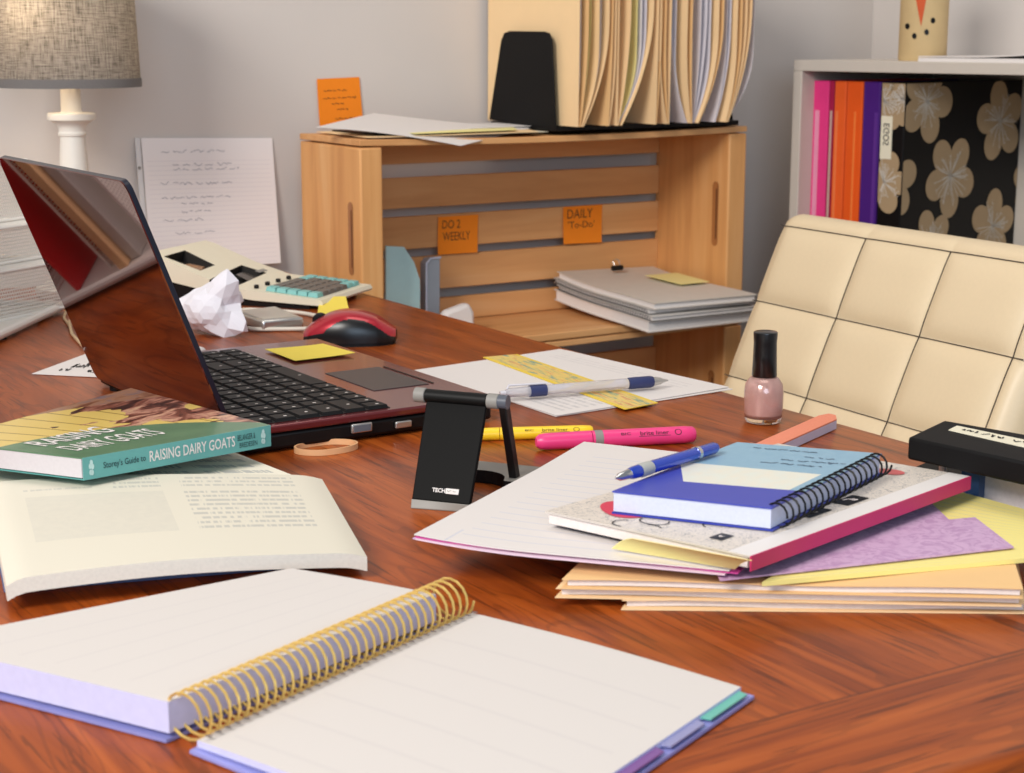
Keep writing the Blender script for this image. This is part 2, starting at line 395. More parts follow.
def binder(px0, px1, label, col, depth=.26, top=BTOP, strip=None, name='ring_binder', rec=0.0):
    b0, b1 = spine_b(px0) + .0006, spine_b(px1) - .0006
    t = thing(name, label, 'binder', bc(RB + .1, (b0 + b1)/2, SHZ), BANG, 'binders in the bookcase')
    mt = plain('binder_cover', col, .5, spec=.25)
    w = b1 - b0
    for bb in (b0 + .0012, b1 - .0012):
        m = MB(); m.box(bc(RB + rec + depth/2, bb, (SHZ + top)/2), depth, .0024, top - SHZ - .001, B1, B2); m.build('cover', mt, t, bevel=.0005)
    m = MB(); m.box(bc(RB + rec + .0012, (b0 + b1)/2, (SHZ + top)/2), .0024, w - .0048, top - SHZ - .001, B1, B2); sp = m.build('spine', mt, t, bevel=.0005)
    m = MB(); m.box(bc(RB + rec + depth/2 + .01, (b0 + b1)/2, (SHZ + top)/2 - .01), depth - .03, max(w - .006, .002), top - SHZ - .025, B1, B2); m.build('pages', 'paper_edge', t)
    if strip:
        m = MB(); cxx = b0 + w*strip[1]; m.box(bc(RB + rec - .0004, cxx, (SHZ + top)/2 + .02), .0008, w*strip[2], (top - SHZ)*.62, B1, B2); m.build('label_strip', plain('strip', strip[0], .4), sp)
    return t, b0, b1
binder(812, 828, 'bright pink binder, first from the left in the white bookcase', (232, 60, 132), strip=((236, 150, 180), .3, .28))
binder(828.4, 833, 'thin crimson notebook with pale spine strip between pink and orange binders', (170, 20, 70), strip=((200, 170, 160), .5, .5))
binder(833.4, 845.4, 'orange binder beside the thin crimson notebook', (238, 98, 40), strip=((246, 128, 70), .25, .2))
binder(845.8, 862, 'orange binder touching the purple one', (236, 92, 30), strip=((250, 130, 60), .55, .12))
binder(862.4, 879.5, 'deep purple binder beside the black floral one', (74, 30, 122), strip=((92, 46, 140), .8, .2))
# floral binder: black with tan five petal blossoms, spine and wide side in view
t, b0, b1 = binder(880.3, 904.5, 'wide black binder printed with large tan flowers', (6, 5, 7), depth=.333)
flo = [plain('floral_black', (7, 6, 8), .6, spec=.15), plain('flower_tan', (172, 146, 112), .6), plain('flower_white', (206, 198, 186), .6)]
def flower(m, fn, n, cu, cv, r, rot, lim, n_pet=5):
    u0, u1, v0, v1 = lim
    cl = lambda a, lo, hi: min(max(a, lo), hi)
    for k in range(n_pet):
        an = rot + 2*math.pi*k/n_pet; pts = []
        for i in range(20):
            s = 2*math.pi*i/20; pr = r*.385
            x = r*.62*math.cos(an) + (r*.43*math.cos(s))*math.cos(an) - pr*math.sin(s)*math.sin(an)
            y = r*.62*math.sin(an) + (r*.43*math.cos(s))*math.sin(an) + pr*math.sin(s)*math.cos(an)
            pts.append(fn(cl(cu + x, u0, u1), cl(cv + y, v0, v1)) + n*(.0004 + .00003*k))
        m.add(pts, [tuple(range(20))], None, 1)
    m.add([fn(cl(cu + r*.40*math.cos(2*math.pi*i/20), u0, u1), cl(cv + r*.40*math.sin(2*math.pi*i/20), v0, v1)) + n*.00056 for i in range(20)], [tuple(range(20))], None, 1)
    rnd = random.Random(int(cu*1000 + cv*77))
    for k in range(40):
        an = rnd.uniform(0, 2*math.pi); rr = r*rnd.uniform(.3, .72); w = .0006
        a = (cu, cv); b = (cu + rr*math.cos(an), cv + rr*math.sin(an))
        if not (u0 < b[0] < u1 and v0 < b[1] < v1 and u0 < a[0] < u1 and v0 < a[1] < v1): continue
        nx, ny = -math.sin(an)*w, math.cos(an)*w
        m.add([fn(a[0] - nx, a[1] - ny) + n*.0008, fn(b[0] - nx, b[1] - ny) + n*.0008, fn(b[0] + nx, b[1] + ny) + n*.0008, fn(a[0] + nx, a[1] + ny) + n*.0008], [(0, 1, 2, 3)], None, 2)
        for q in range(3):
            bx, by = b[0] + rnd.uniform(-.004, .004), b[1] + rnd.uniform(-.004, .004); d = .0011
            if u0 < bx - d and bx + d < u1 and v0 < by - d and by + d < v1:
                m.add([fn(bx - d, by) + n*.0009, fn(bx, by - d) + n*.0009, fn(bx + d, by) + n*.0009, fn(bx, by + d) + n*.0009], [(0, 1, 2, 3)], None, 2)
m = MB(); sidefn = lambda u, v: bc(RB + u, b1 + .0002, v); nside = -B2
cover_p0 = bc(0, b1, 0)
for i, (px, py, r, rot) in enumerate(((927, 101, .067, 1.2), (1000, 121, .067, .5), (950, 176, .067, .95), (893, 182, .060, .3), (992, 226, .062, 1.5), (1030, 184, .054, .2), (930, 243, .056, .7), (1054, 95, .05, .1))):
    m = MB(); p = RP(px, py, cover_p0, B2); uu = p.dot(B1) - FB1 - RB; flower(m, sidefn, nside, uu, p.z - TOP, r, rot, (.001, .332, SHZ + .002, BTOP - .002))
    m.build('flower_print', flo, t, smooth=False, recalc=False)
m = MB(); spfn = lambda u, v: bc(RB - .0003, b0 + u, v)
for (px, py, r, rot) in ((884, 100, .05, .2), (884, 182, .05, 0), (905, 100, .04, .9)):
    m = MB(); p = RP(px, py, bc(RB, 0, 0), B1); flower(m, spfn, -B1, FB2 - p.dot(B2) - b0, p.z - TOP, r, rot, (.0005, b1 - b0 - .0005, SHZ + .002, BTOP - .002))
    m.build('flower_print', flo, t, smooth=False, recalc=False)
m = MB(); pz1 = RP(886, 116, bc(RB, 0, 0), B1).z - TOP; pz0 = RP(886, 159, bc(RB, 0, 0), B1).z - TOP; bb = spine_b(887)
m.box(bc(RB - .001, bb, (pz0 + pz1)/2), .0012, .022, pz1 - pz0, B1, B2)
lb = m.build('spine_label', 'cream', t)
m = MB(); put_text(m, 'EGOS', lambda u, v: bc(RB - .0016, bb + (v - .5)*.012, pz1 - .012 - u*(pz1 - pz0 - .034)), 0, 1, 1, 0, -B1, .0002, .01); m.build('lettering', 'ink', lb, smooth=False, recalc=False)
# painted log and papers on the bookcase
lp = bc(.085, 0, BZ); 
lb_b = FB2 - RP(923, 40, bc(.085, 0, 0), B1).dot(B2)
lg = thing('painted_log', 'round wooden log painted with an orange carrot nose and black mouth dots', 'ornament', bc(.085, lb_b, BZ), BANG)
LR = 0.0385
m = MB(); m.lathe([(LR*.96, 0), (LR, .004), (LR, .19), (LR*.96, .195)], bc(.085, lb_b, BZ), 40); m.build('log', plain('log_paint', (206, 178, 130), .7, var=.12, scale=30), lg)
def on_log(px, py, lift=.0006):
    cpt = bc(.085, lb_b, BZ); r = ray(px, py); o = EYEP - cpt
    A = r.x*r.x + r.y*r.y; B = 2*(o.x*r.x + o.y*r.y); Cc = o.x*o.x + o.y*o.y - (LR + lift)**2
    disc = B*B - 4*A*Cc
    return EYEP + r*((-B - math.sqrt(max(disc, 0)))/(2*A))
m = MB()
for (px, py) in ((907.3, 26.2), (914.3, 36), (926.6, 32.2), (933, 20.5)):
    m.add([on_log(px + 2.4*math.cos(a), py + 3*math.sin(a)) for a in [i*math.pi/6 for i in range(12)]], [tuple(range(12))])
m.build('mouth_dots', 'black', lg, recalc=False)
m = MB(); NY, NX = 14, 6; rows = []
for k in range(NY + 1):
    y = -30 + 56*k/NY; hw = 10.5*(1 - k/NY) + .15; rows.append([on_log(921 - hw + 2*hw*i/NX, y) for i in range(NX + 1)])
m.add([p for r_ in rows for p in r_], [(k*(NX + 1) + i, k*(NX + 1) + i + 1, (k + 1)*(NX + 1) + i + 1, (k + 1)*(NX + 1) + i) for k in range(NY) for i in range(NX)])
m.build('carrot_nose', plain('carrot', (206, 84, 34), .7), lg, recalc=False)
mg = thing('magazine', 'curling magazine with white and dark pages lying on the bookcase top', 'magazine', bc(.12, .3, BZ), BANG)
q0 = bil([bc(.012, lb_b + .045, BZ), bc(.012, lb_b + .33, BZ), bc(.22, lb_b + .33, BZ), bc(.22, lb_b + .045, BZ)])
m = MB(); m.sheet(lambda u, v: q0(u, v) + Z*(.006), 8, 2, .006); m.build('pages', 'paper', mg)
m = MB(); m.sheet(lambda u, v: q0(u, v) + Z*(.0085 + .022*max(0, u - .35)**1.5), 12, 2, .0016); m.build('cover', 'paper', mg)
m = MB(); m.sheet(lambda u, v: q0(.3 + u*.7, v) + Z*(.0062 + .020*max(0, (.3 + .7*u) - .36)**1.5), 12, 2, .0004); m.build('dark_page', 'matte_black', mg)
#@@PART2
# ------------------------------------------------------------------ cream quilted chair
CHO = W(795.5, 218.5, 2.2); CHO0 = CHO; CWD = (V((math.cos(R(-61.5)), math.sin(R(-61.5)), 0))).normalized(); CIN = V((CWD.y*-1, CWD.x, 0))   # CIN points away from the desk
LEAN = R(23.5); CDN = (-CIN*math.sin(LEAN) - Z*math.cos(LEAN)).normalized(); CNF = CWD.cross(CDN); CNF = CNF if CNF.dot(CIN) < 0 else -CNF
CHO = CHO0 - CWD*.034 - CDN*.014; CW_, CH_, CTK = 0.506, 0.52, 0.055
seams_s = [0.181, 0.329, 0.476]; seams_t = [0.026, 0.130, 0.234, 0.338, 0.442]
ch = thing('office_chair', 'cream quilted office chair with dark stitching pulled up to the desk', 'chair', V((CHO.x, CHO.y, 0)) + CWD*.22 - CIN*.3)
def chp(s, t, d=0.0): return CHO + CWD*s + CDN*t + CNF*d
def chbump(s, t):
    e = 1.0
    for q in seams_s + [.020]: e *= 1 - 0.8*math.exp(-(abs(s - q)/.012)**1.2)
    for q in seams_t: e *= 1 - 0.8*math.exp(-(abs(t - q)/.012)**1.2)
    return .010*e
def chfront(u, v):
    s, t = u*CW_, v*CH_; r = .028
    ds = min(s, CW_ - s); dt = min(t, CH_ - t)
    # rounded corners in plan and rounded rim
    cs, ct = max(0, r - ds), max(0, r - dt); k = min(1.0, math.hypot(cs, ct)/r)
    if cs > 0 and ct > 0:
        h = math.hypot(cs, ct)
        if h > r:
            f = r/h; s += (cs*(1 - f))*(1 if s < CW_/2 else -1); t += (ct*(1 - f))*(1 if t < CH_/2 else -1)
    return chp(s, t, chbump(s, t)*(1 - k) - r*(1 - math.sqrt(max(0, 1 - k*k))))
leather = plain('cream_leather', (226, 204, 168), 0.42, var=0.03, scale=220, bump=0.04)
m = MB(); m.sheet(chfront, 190, 200, CTK - .02, down=-CNF); back = m.build('backrest', leather, ch, ang=60)
def line_s(s, t0, t1): return [chp(s, t0 + (t1 - t0)*i/60, chbump(s, t0 + (t1 - t0)*i/60) + .0009) for i in range(61)]
def line_t(t, s0, s1): return [chp(s0 + (s1 - s0)*i/60, t, chbump(s0 + (s1 - s0)*i/60, t) + .0009) for i in range(61)]
thread = plain('dark_thread', (64, 54, 46), .8)
for s in seams_s:
    m = MB(); m.tube(line_s(s, seams_t[0], CH_ - .02), .0007, 5); m.build('seam', thread, back)
for t in seams_t:
    m = MB(); m.tube(line_t(t, .012, CW_ - .014), .0007, 5); m.build('seam', thread, back)
sc_ = chp(CW_/2, CH_ - .02) - CIN*.19
m = MB(); m.box(V((sc_.x, sc_.y, .43)), CW_ + .02, .40, .07, CWD, CIN); m.build('seat', leather, ch, bevel=.02)
m = MB(); m.tube([chp(CW_/2, CH_*.55, -.05), chp(CW_/2, CH_ - .01, -.06), V((sc_.x, sc_.y, .385)) + CIN*.12, V((sc_.x, sc_.y, .385))], .016, 10); m.build('back_bracket', 'chrome', ch)
m = MB(); m.lathe([(.03, .10), (.03, .25), (.018, .25), (.018, .39)], V((sc_.x, sc_.y, 0)), 20); m.build('gas_lift', 'chrome', ch)
for k in range(5):
    an = 2*math.pi*k/5 + .3; dd = V((math.cos(an), math.sin(an), 0)); m = MB(); cc = V((sc_.x, sc_.y, 0))
    m.tube([cc + Z*.11 + dd*.02, cc + Z*.095 + dd*.15, cc + Z*.07 + dd*.25], [.018, .015, .011], 10); lg_ = m.build('base_leg', 'chrome', ch)
    m = MB(); m.lathe([(.02, -.012), (.026, -.008), (.026, .008), (.02, .012)], cc + Z*.0265 + dd*.25, 16, (Z, dd, dd.cross(Z))); m.build('caster', 'black', lg_)

# ------------------------------------------------------------------ laptop
LA = R(33); LD = V((math.cos(LA), math.sin(LA), 0)); LN = V((-math.sin(LA), math.cos(LA), 0)); LH = D(229, 431, .024); LH.z = TOP
def lp(x, y, z): return LH + LD*x + LN*y + Z*z
LDEP, LWID = 0.262, 0.352
burg = NT('burgundy_gloss'); burg.base(lin((108, 42, 46)), 0.22, 0.35, 0.4); burg = burg.mat
lidm = NT('burgundy_mirror_lid'); lidm.base(lin((112, 66, 60)), 0.03, 0.95, 0.2); lidm = lidm.mat
lap = thing('laptop', 'open burgundy laptop seen from behind its glossy mirror-like lid', 'laptop', LH, LA)
m = MB(); m.box(lp(LDEP/2 + .004, LWID/2, .0205), LDEP - .016, LWID + .004, .007, LD, LN); deck = m.build('deck', burg, lap, bevel=.002)
m = MB(); m.box(lp(LDEP/2 + .004, LWID/2, .0095), LDEP - .022, LWID, .0145, LD, LN); base = m.build('base', 'black', lap, bevel=.003)
for (x, y) in ((.02, .03), (.02, .32), (.22, .03), (.22, .32)):
    m = MB(); m.lathe([(.006, 0), (.006, .004)], lp(x, y, 0), 12); m.build('rubber_foot', 'black', base)
m = MB(); m.box(lp(.121, -.0025, .012), .020, .003, .008, LD, LN); pt = m.build('display_port', 'silver', lap, bevel=.001)
m = MB(); m.box(lp(.121, -.0042, .012), .016, .001, .0055, LD, LN); m.build('socket', plain('port_gray', (96, 100, 108), .6), pt)
m = MB(); m.box(lp(.162, -.0025, .010), .016, .003, .006, LD, LN); m.build('side_port', 'silver', lap, bevel=.001)
KX0, KX1, KY0, KY1 = 0.022, 0.154, 0.006, 0.330
m = MB(); m.box(lp((KX0 + KX1)/2, (KY0 + KY1)/2, .0243), KX1 - KX0, KY1 - KY0, .0008, LD, LN); kb = m.build('keyboard', 'black', lap, bevel=.0003)
keymat = plain('key_black', (20, 20, 21), .5, var=.1, spec=.25); pitch = (KX1 - KX0)/6.0; kp = (KY1 - KY0)/17.0
def key(r, y0, y1, first={}):
    m = MB(); x0 = KX0 + r*pitch + .0012; x1 = KX0 + (r + 1)*pitch - .0012; a, b = y0 + .0012, y1 - .0012; i_ = .0012
    bt = [lp(x0, a, .0246), lp(x1, a, .0246), lp(x1, b, .0246), lp(x0, b, .0246)]; tp = [lp(x0 + i_, a + i_, .0272), lp(x1 - i_, a + i_, .0272), lp(x1 - i_, b - i_, .0272), lp(x0 + i_, b - i_, .0272)]
    m.add(bt + tp, [(3, 2, 1, 0), (4, 5, 6, 7), (0, 1, 5, 4), (1, 2, 6, 5), (2, 3, 7, 6), (3, 0, 4, 7)])
    cx_, cy_ = (x0 + x1)/2 + .002, (a + b)/2 - .002
    m.add([lp(cx_ - .0014, cy_ - .0012, .0274), lp(cx_ + .0014, cy_ - .0012, .0274), lp(cx_ + .0014, cy_ + .0012, .0274), lp(cx_ - .0014, cy_ + .0012, .0274)], [(0, 1, 2, 3)], None, 1)
    m.build('key', [keymat, 'paper'], kb, smooth=False)
for r in range(6):
    y = KY0
    widths = [1]*17
    if r == 1: widths = [1]*11 + [2] + [1]*4
    if r == 2: widths = [1.5] + [1]*11 + [1.5] + [1]*3
    if r == 3: widths = [1.75] + [1]*10 + [2.25] + [1]*3
    if r == 4: widths = [2.25] + [1]*10 + [1.75] + [1]*3
    if r == 5: widths = [1]*3 + [1]*3 + [5] + [1]*6
    for w in widths: key(r, y, y + w*kp); y += w*kp
m = MB(); m.box(lp(.205, .125, .0243), .058, .098, .0008, LD, LN); tpd = m.build('touchpad', plain('touchpad_gray', (62, 54, 54), .4), lap, bevel=.0003)
m = MB(); m.box(lp(.239, .125, .0246), .0012, .096, .0005, LD, LN); m.build('button_line', 'black', tpd)
m = MB(); m.box(lp(.156, .285, .0245), .003, .06, .0010, LD, LN); m.build('trim_strip', 'silver', lap)
# lid, leaning away from the keyboard
LPH = R(69.1); LU = -LD*math.cos(LPH) + Z*math.sin(LPH); LNB = -LD*math.sin(LPH) - Z*math.cos(LPH)      # LNB = outward back
LL, LWD, LHD = 0.2350, 0.330, 0.013
def lidp(y, h, d=0.0): return lp(0, 0, .024) + LN*y + LU*(h - LHD) + LNB*d
def rrect(w, h, r, n=6):
    pts = []
    for cx_, cy_, a0 in ((w - r, r, -90), (w - r, h - r, 0), (r, h - r, 90), (r, r, 180)):
        for i in range(n + 1):
            a = R(a0 + 90*i/n); pts.append((cx_ + r*math.cos(a), cy_ + r*math.sin(a)))
    return pts
rr = rrect(LWD, LL, .010)
m = MB(); out = [lidp(y, h) for y, h in rr]; inn = [lidp(.0008 + y*(LWD - .0016)/LWD, .0008 + h*(LL - .0016)/LL, .0007) for y, h in rr]; bk_ = [lidp(y, h, -.0042) for y, h in rr]; n_ = len(rr)
m.add(inn + out + bk_, [tuple(range(n_))] + [(i, (i + 1) % n_, n_ + (i + 1) % n_, n_ + i) for i in range(n_)] + [(n_ + i, n_ + (i + 1) % n_, 2*n_ + (i + 1) % n_, 2*n_ + i) for i in range(n_)] + [tuple(range(3*n_ - 1, 2*n_ - 1, -1))],
      None, [0] + [0]*n_ + [1]*n_ + [1])
lid = m.build('lid', [lidm, plain('lid_rim', (24, 26, 40), .3)], lap, ang=25)
m = MB(); m.add([lidp(y, h, -.0045) for y, h in rrect(LWD - .03, LL - .03, .002)], [tuple(range(28))]);
for i in range(len(m.v)): m.v[i] = m.v[i] + LN*.015 + LU*.015
m.build('screen', NT('dark_screen').base(lin((10, 11, 14)), .15).mat, lap, recalc=False)
for y in (.045, .285):
    m = MB(); m.tube([lidp(y - .022, .010, -.006), lidp(y + .022, .010, -.006)], .0045, 12); m.build('hinge', 'black', lap)

def sticky(name, label, cat, pix, z, mat, t=.0006, group=None):
    m = MB(); q = bil([D(*p, z) for p in pix]); m.sheet(lambda u, v: q(u, v) + Z*(.002*u*u*0 + .0006), 6, 6, t); return tag(m.build(name, mat), label, cat, group)
m = MB(); q = bil([D(295, 361, .026), D(355, 354, .026), D(323, 345, .026), D(265, 349.5, .026)])
m.sheet(lambda u, v: q(u, v) + Z*(.0006 + .004*max(0, u - .5)**2), 8, 8, .0005); o = tag(m.build('sticky_note', 'sticky'), 'yellow sticky note lying on the laptop palm rest', 'note')

# ------------------------------------------------------------------ white mesh organizer, red and tan folders in it
G0 = D(0, 343, 0); G1 = D(63, 313, 0); G = (G1 - G0).normalized(); GB = V((-G.y, G.x, 0))
mesh_m = NT('white_mesh'); uv = mesh_m.sep(mesh_m.coord('UV'))
fx = mesh_m.m('SUBTRACT', mesh_m.m('FRACT', mesh_m.m('MULTIPLY', uv[0], 1.0)), 0.5); row = mesh_m.m('FLOOR', uv[1])
fx = mesh_m.m('SUBTRACT', mesh_m.m('FRACT', mesh_m.m('ADD', uv[0], mesh_m.m('MULTIPLY', row, 0.5))), 0.5); fy = mesh_m.m('SUBTRACT', mesh_m.m('FRACT', uv[1]), 0.5)
rad = mesh_m.m('SQRT', mesh_m.m('ADD', mesh_m.m('MULTIPLY', fx, fx), mesh_m.m('MULTIPLY', fy, fy)))
hole = mesh_m.m('LESS_THAN', rad, 0.33)
mesh_m.base(lin((226, 222, 214)), .5)
tr = mesh_m.n('ShaderNodeBsdfTransparent'); mx = mesh_m.n('ShaderNodeMixShader'); mesh_m.t.links.new(hole, mx.inputs[0]); mesh_m.t.links.new(mesh_m.b.outputs[0], mx.inputs[1]); mesh_m.t.links.new(tr.outputs[0], mx.inputs[2]); mesh_m.t.links.new(mx.outputs[0], mesh_m.out.inputs[0])
mesh_m = mesh_m.mat
def mesh_panel(name, p0, p1, z0, z1, parent, cell=.0042, rim=True):
    m = MB(); p0, p1 = V(p0), V(p1); L = (p1 - p0).length; d = (p1 - p0).normalized(); nn = d.cross(Z)*.0003
    q = [p0 + Z*z0, p1 + Z*z0, p1 + Z*z1, p0 + Z*z1]; uu = [(0, 0), (L/cell, 0), (L/cell, (z1 - z0)/cell), (0, (z1 - z0)/cell)]
    m.add(q, [(0, 1, 2, 3)], [uu]); o = m.build(name, mesh_m, parent, smooth=False, recalc=False)
    if rim:
        m = MB(); m.tube([p0 + Z*z0, p0 + Z*z1, p1 + Z*z1, p1 + Z*z0], .0022, 8, closed=True); m.build('wire_rim', 'white_metal', o)
    return o
org = thing('desk_organizer', 'white wire mesh desk organizer at the left, below the lamp', 'organizer', G1 - G*.25 + GB*.15)
GN, GF = G1 - G*.56, G1 + G*.004
m = MB(); m.slab([GN + Z*.009, GF + Z*.009, GF + GB*.34 + Z*.009, GN + GB*.34 + Z*.009], .006); m.build('base_tray', 'white_metal', org, bevel=.001)
m = MB(); m.tube([GN + Z*.010, GF + Z*.010], .005, 10); m.tube([GF + Z*.010, GF + GB*.34 + Z*.010], .005, 10); m.build('front_lip', 'white_metal', org)
for p in (GN + G*.03 + GB*.02, GF - G*.03 + GB*.02, GN + G*.03 + GB*.3, GF - G*.03 + GB*.3, GN + G*.37 + GB*.006):
    m = MB(); m.lathe([(.005, 0), (.005, .0035)], p, 12); m.build('foot', 'black', org)
PD = V((math.cos(R(64)), math.sin(R(64)), 0)); P0 = V((-.602, 2.0, TOP))
P0 = W(0, 240, 2.0); P0.z = TOP
for z0, z1, off in ((.010, .067, 0), (.072, .114, .028), (.119, .19, .056)):
    nb_ = V((-PD.y, PD.x, 0)); a = P0 - PD*.10 + nb_*off; b = P0 + PD*.115 + nb_*off
    mesh_panel('mesh_panel', a, b, z0, z1, org)
for k, z in enumerate((.0695, .1165)):
    nb_ = V((-PD.y, PD.x, 0)); a = P0 - PD*.10 + nb_*.028*k; b = P0 + PD*.115 + nb_*.028*k
    m = MB(); m.slab([a + Z*z, b + Z*z, b + nb_*.14 + Z*z, a + nb_*.14 + Z*z], .002); m.build('tier_shelf', 'white_metal', org)
for k, s in enumerate((.36, .275, .185, .112)):
    a = GN + G*s + GB*.03; b = a + GB*.27; mesh_panel('divider', a, b, .010, .20 if k < 3 else .16, org)
def upright(name, label, cat, s, mat, h, th=.006, x0=.012, ln=.29):
    a = GN + G*s + GB*x0; b = a + GB*ln; m = MB()
    m.slab([a + Z*.0095, b + Z*.0095, b + Z*(.0095 + h), a + Z*(.0095 + h)], th, down=G); return tag(m.build(name, mat, bevel=.001), label, cat)
upright('folder', 'bright red folder upright in the mesh organizer, mirrored in the laptop lid', 'folder', .225, plain('red_card', (206, 20, 26), .45), .215)
upright('envelope', 'tan padded envelope upright in the mesh organizer, mirrored in the laptop lid', 'envelope', .150, plain('kraft', (214, 172, 124), .7), .20, .012)
upright('mirror_mask_papers', 'added grey white papers upright beside the tan envelope to mask its mirror image', 'paper', .135, plain('grey_papers', (190, 184, 176), .8), .17, .014, .022, .27)  # added out of view to narrow the envelope's reflection in the lid
upright('notebook', 'dark notebook upright at the far end of the mesh organizer beside the red folder', 'notebook', .315, 'matte_black', .10, .008)
sp_ = P0 + PD*.0 + V((-PD.y, PD.x, 0))*.06; 
m = MB(); m.tube([sp_ + Z*.1215 - PD*.06, sp_ + Z*.1215 + PD*.03], .0035, 10); m.sphere(sp_ + Z*.123 + PD*.042, .013, .008, .005, PD, V((-PD.y, PD.x, 0)), Z)
tag(m.build('spoon', plain('olive_metal', (120, 128, 92), .4)), 'small dull green spoon-like tool on the upper tier of the mesh organizer', 'tool')
m = MB(); m.box(G0 - GB*(-.09) + G*.02 + Z*.0175, .03, .09, .015, GB, G); tag(m.build('stapler_block', 'silver', bevel=.003), 'small silver block lying on the base of the mesh organizer', 'block')
m = MB(); pth = []
for i in range(60):
    t = i/59; pth.append(D(88 - 30*math.sin(t*5.0)*(.4 + .6*t), 300 + 72*t + 6*math.sin(t*9), .0022))
m = MB(); m.tube([D(63, 303, .012), D(66, 310, .004), D(64, 318, .0025), D(70, 326, .0025), D(77, 322, .004), D(74, 317, .005), D(69, 322, .006), D(72, 334, .0025), D(82, 345, .0025), D(90, 352, .0025)], .0018, 8)
tag(m.build('cable', plain('beige_cable', (196, 168, 130), .5)), 'thin beige cable looping beside the mesh organizer base', 'cable')

# ------------------------------------------------------------------ table lamp
LY = 2.265; LX = W(70, 88, LY).x; s_ = LY/F_PX; LP = V((LX, LY, TOP))
def lz(y): return W(70, y, LY).z - TOP
lamp = thing('table_lamp', 'lit table lamp with grey woven drum shade on a white turned column', 'lamp', LP)
prof = [(.055, 0), (.058, .004), (.058, .012), (.045, .018), (.040, .024), (.021, .034), (.0215, .06)]
prof += [(14.6*s_, lz(172)), (12.2*s_, lz(140)), (12.0*s_, lz(136.5)), (13.6*s_, lz(135.5)), (14.0*s_, lz(133)), (13.0*s_, lz(131.5)), (13.2*s_, lz(128)), (15*s_, lz(124.5)), (20*s_, lz(121)), (23.5*s_, lz(119.5)), (23.8*s_, lz(115)), (23.0*s_, lz(113)), (11*s_, lz(112.4)), (9.8*s_, lz(110)), (9.8*s_, lz(88))]
m = MB(); m.lathe(prof, LP, 40); m.build('column', 'white_wood', lamp)
m = MB(); m.lathe([(.012, lz(88)), (.014, lz(86)), (.014, lz(70)), (.010, lz(68))], LP, 20); m.build('socket', 'gold', lamp)
zb = lz(86.5); SH = .20; R0, R1 = 69.0*s_, 63.5*s_
shade = NT('woven_shade'); co = shade.sep(shade.coord('UV'))
wv = shade.noise(shade.comb(shade.m('MULTIPLY', co[0], 260.0), shade.m('MULTIPLY', co[1], 9.0), 0.0), 1.0, 2, .6); wh = shade.noise(shade.comb(shade.m('MULTIPLY', co[0], 24.0), shade.m('MULTIPLY', co[1], 120.0), 3.0), 1.0, 2, .6)
wmix = shade.m('MULTIPLY', shade.m('ADD', wv, wh), 0.5)
shc = shade.ramp(wmix, [(.36, lin((88, 82, 77))), (.52, lin((140, 133, 126))), (.66, lin((160, 153, 146)))])
shade.base(shc, .9, spec=.1); shade.bump(wmix, .3)
trl = shade.n('ShaderNodeBsdfTranslucent'); shade.t.links.new(shc, trl.inputs[0]); mx = shade.n('ShaderNodeMixShader'); mx.inputs[0].default_value = 0.26
shade.t.links.new(shade.b.outputs[0], mx.inputs[1]); shade.t.links.new(trl.outputs[0], mx.inputs[2]); shade.t.links.new(mx.outputs[0], shade.out.inputs[0]); shade = shade.mat
m = MB(); seg = 64; vs = []; fs = []; us = []
for k in range(seg + 1):
    a = 2*math.pi*k/seg
    for (rr_, z) in ((R0, zb), (R1, zb + SH)): vs.append(LP + V((rr_*math.cos(a), rr_*math.sin(a), z)))
for k in range(seg): fs.append((2*k, 2*k + 2, 2*k + 3, 2*k + 1)); us.append([(k/seg, 0), ((k + 1)/seg, 0), ((k + 1)/seg, 1), (k/seg, 1)])
m.add(vs, fs, us); sh = m.build('lamp_shade', shade, lamp, recalc=False)
m = MB(); vs = []; fs = []
for (rr_, z) in ((R0 + .0008, zb - .0005), (R0*.998 + .0008, zb + .011), (R0*.998 - .001, zb + .011), (R0 - .001, zb - .0005)):
    for k in range(seg): a = 2*math.pi*k/seg; vs.append(LP + V((rr_*math.cos(a), rr_*math.sin(a), z)))
for i in range(4):
    for k in range(seg): fs.append((i*seg + k, i*seg + (k + 1) % seg, ((i + 1) % 4)*seg + (k + 1) % seg, ((i + 1) % 4)*seg + k))
m.add(vs, fs); m.build('hem_band', plain('shade_band', (112, 108, 106), .9, var=.1, scale=400), sh)
m = MB()
for k in range(3):
    a = 2*math.pi*k/3 + .4; m.tube([LP + Z*(zb + .012), LP + V((R0*math.cos(a), R0*math.sin(a), zb + .004))], .0012, 6)
m.build('spider_ring', 'gold', lamp)
bulbm = NT('bulb_glow'); bulbm.base((1, .8, .5, 1), .4); bulbm.b.inputs['Emission Color'].default_value = (1, .72, .38, 1); bulbm.b.inputs['Emission Strength'].default_value = 5; bulbm = bulbm.mat
m = MB(); m.lathe([(.010, lz(68)), (.013, lz(60)), (.026, lz(32)), (.029, lz(20)), (.026, lz(8)), (.014, lz(-3)), (.001, lz(-6))], LP + V((-.012, -.008, 0)), 24); m.build('bulb', bulbm, lamp)
pl = bpy.data.lights.new('bulb_light', 'POINT'); pl.energy = 0.95; pl.color = (1, .80, .54); pl.shadow_soft_size = .03
po = bpy.data.objects.new('bulb_light', pl); COL.objects.link(po); po.location = LP + V((-.02, -.042, lz(10)))

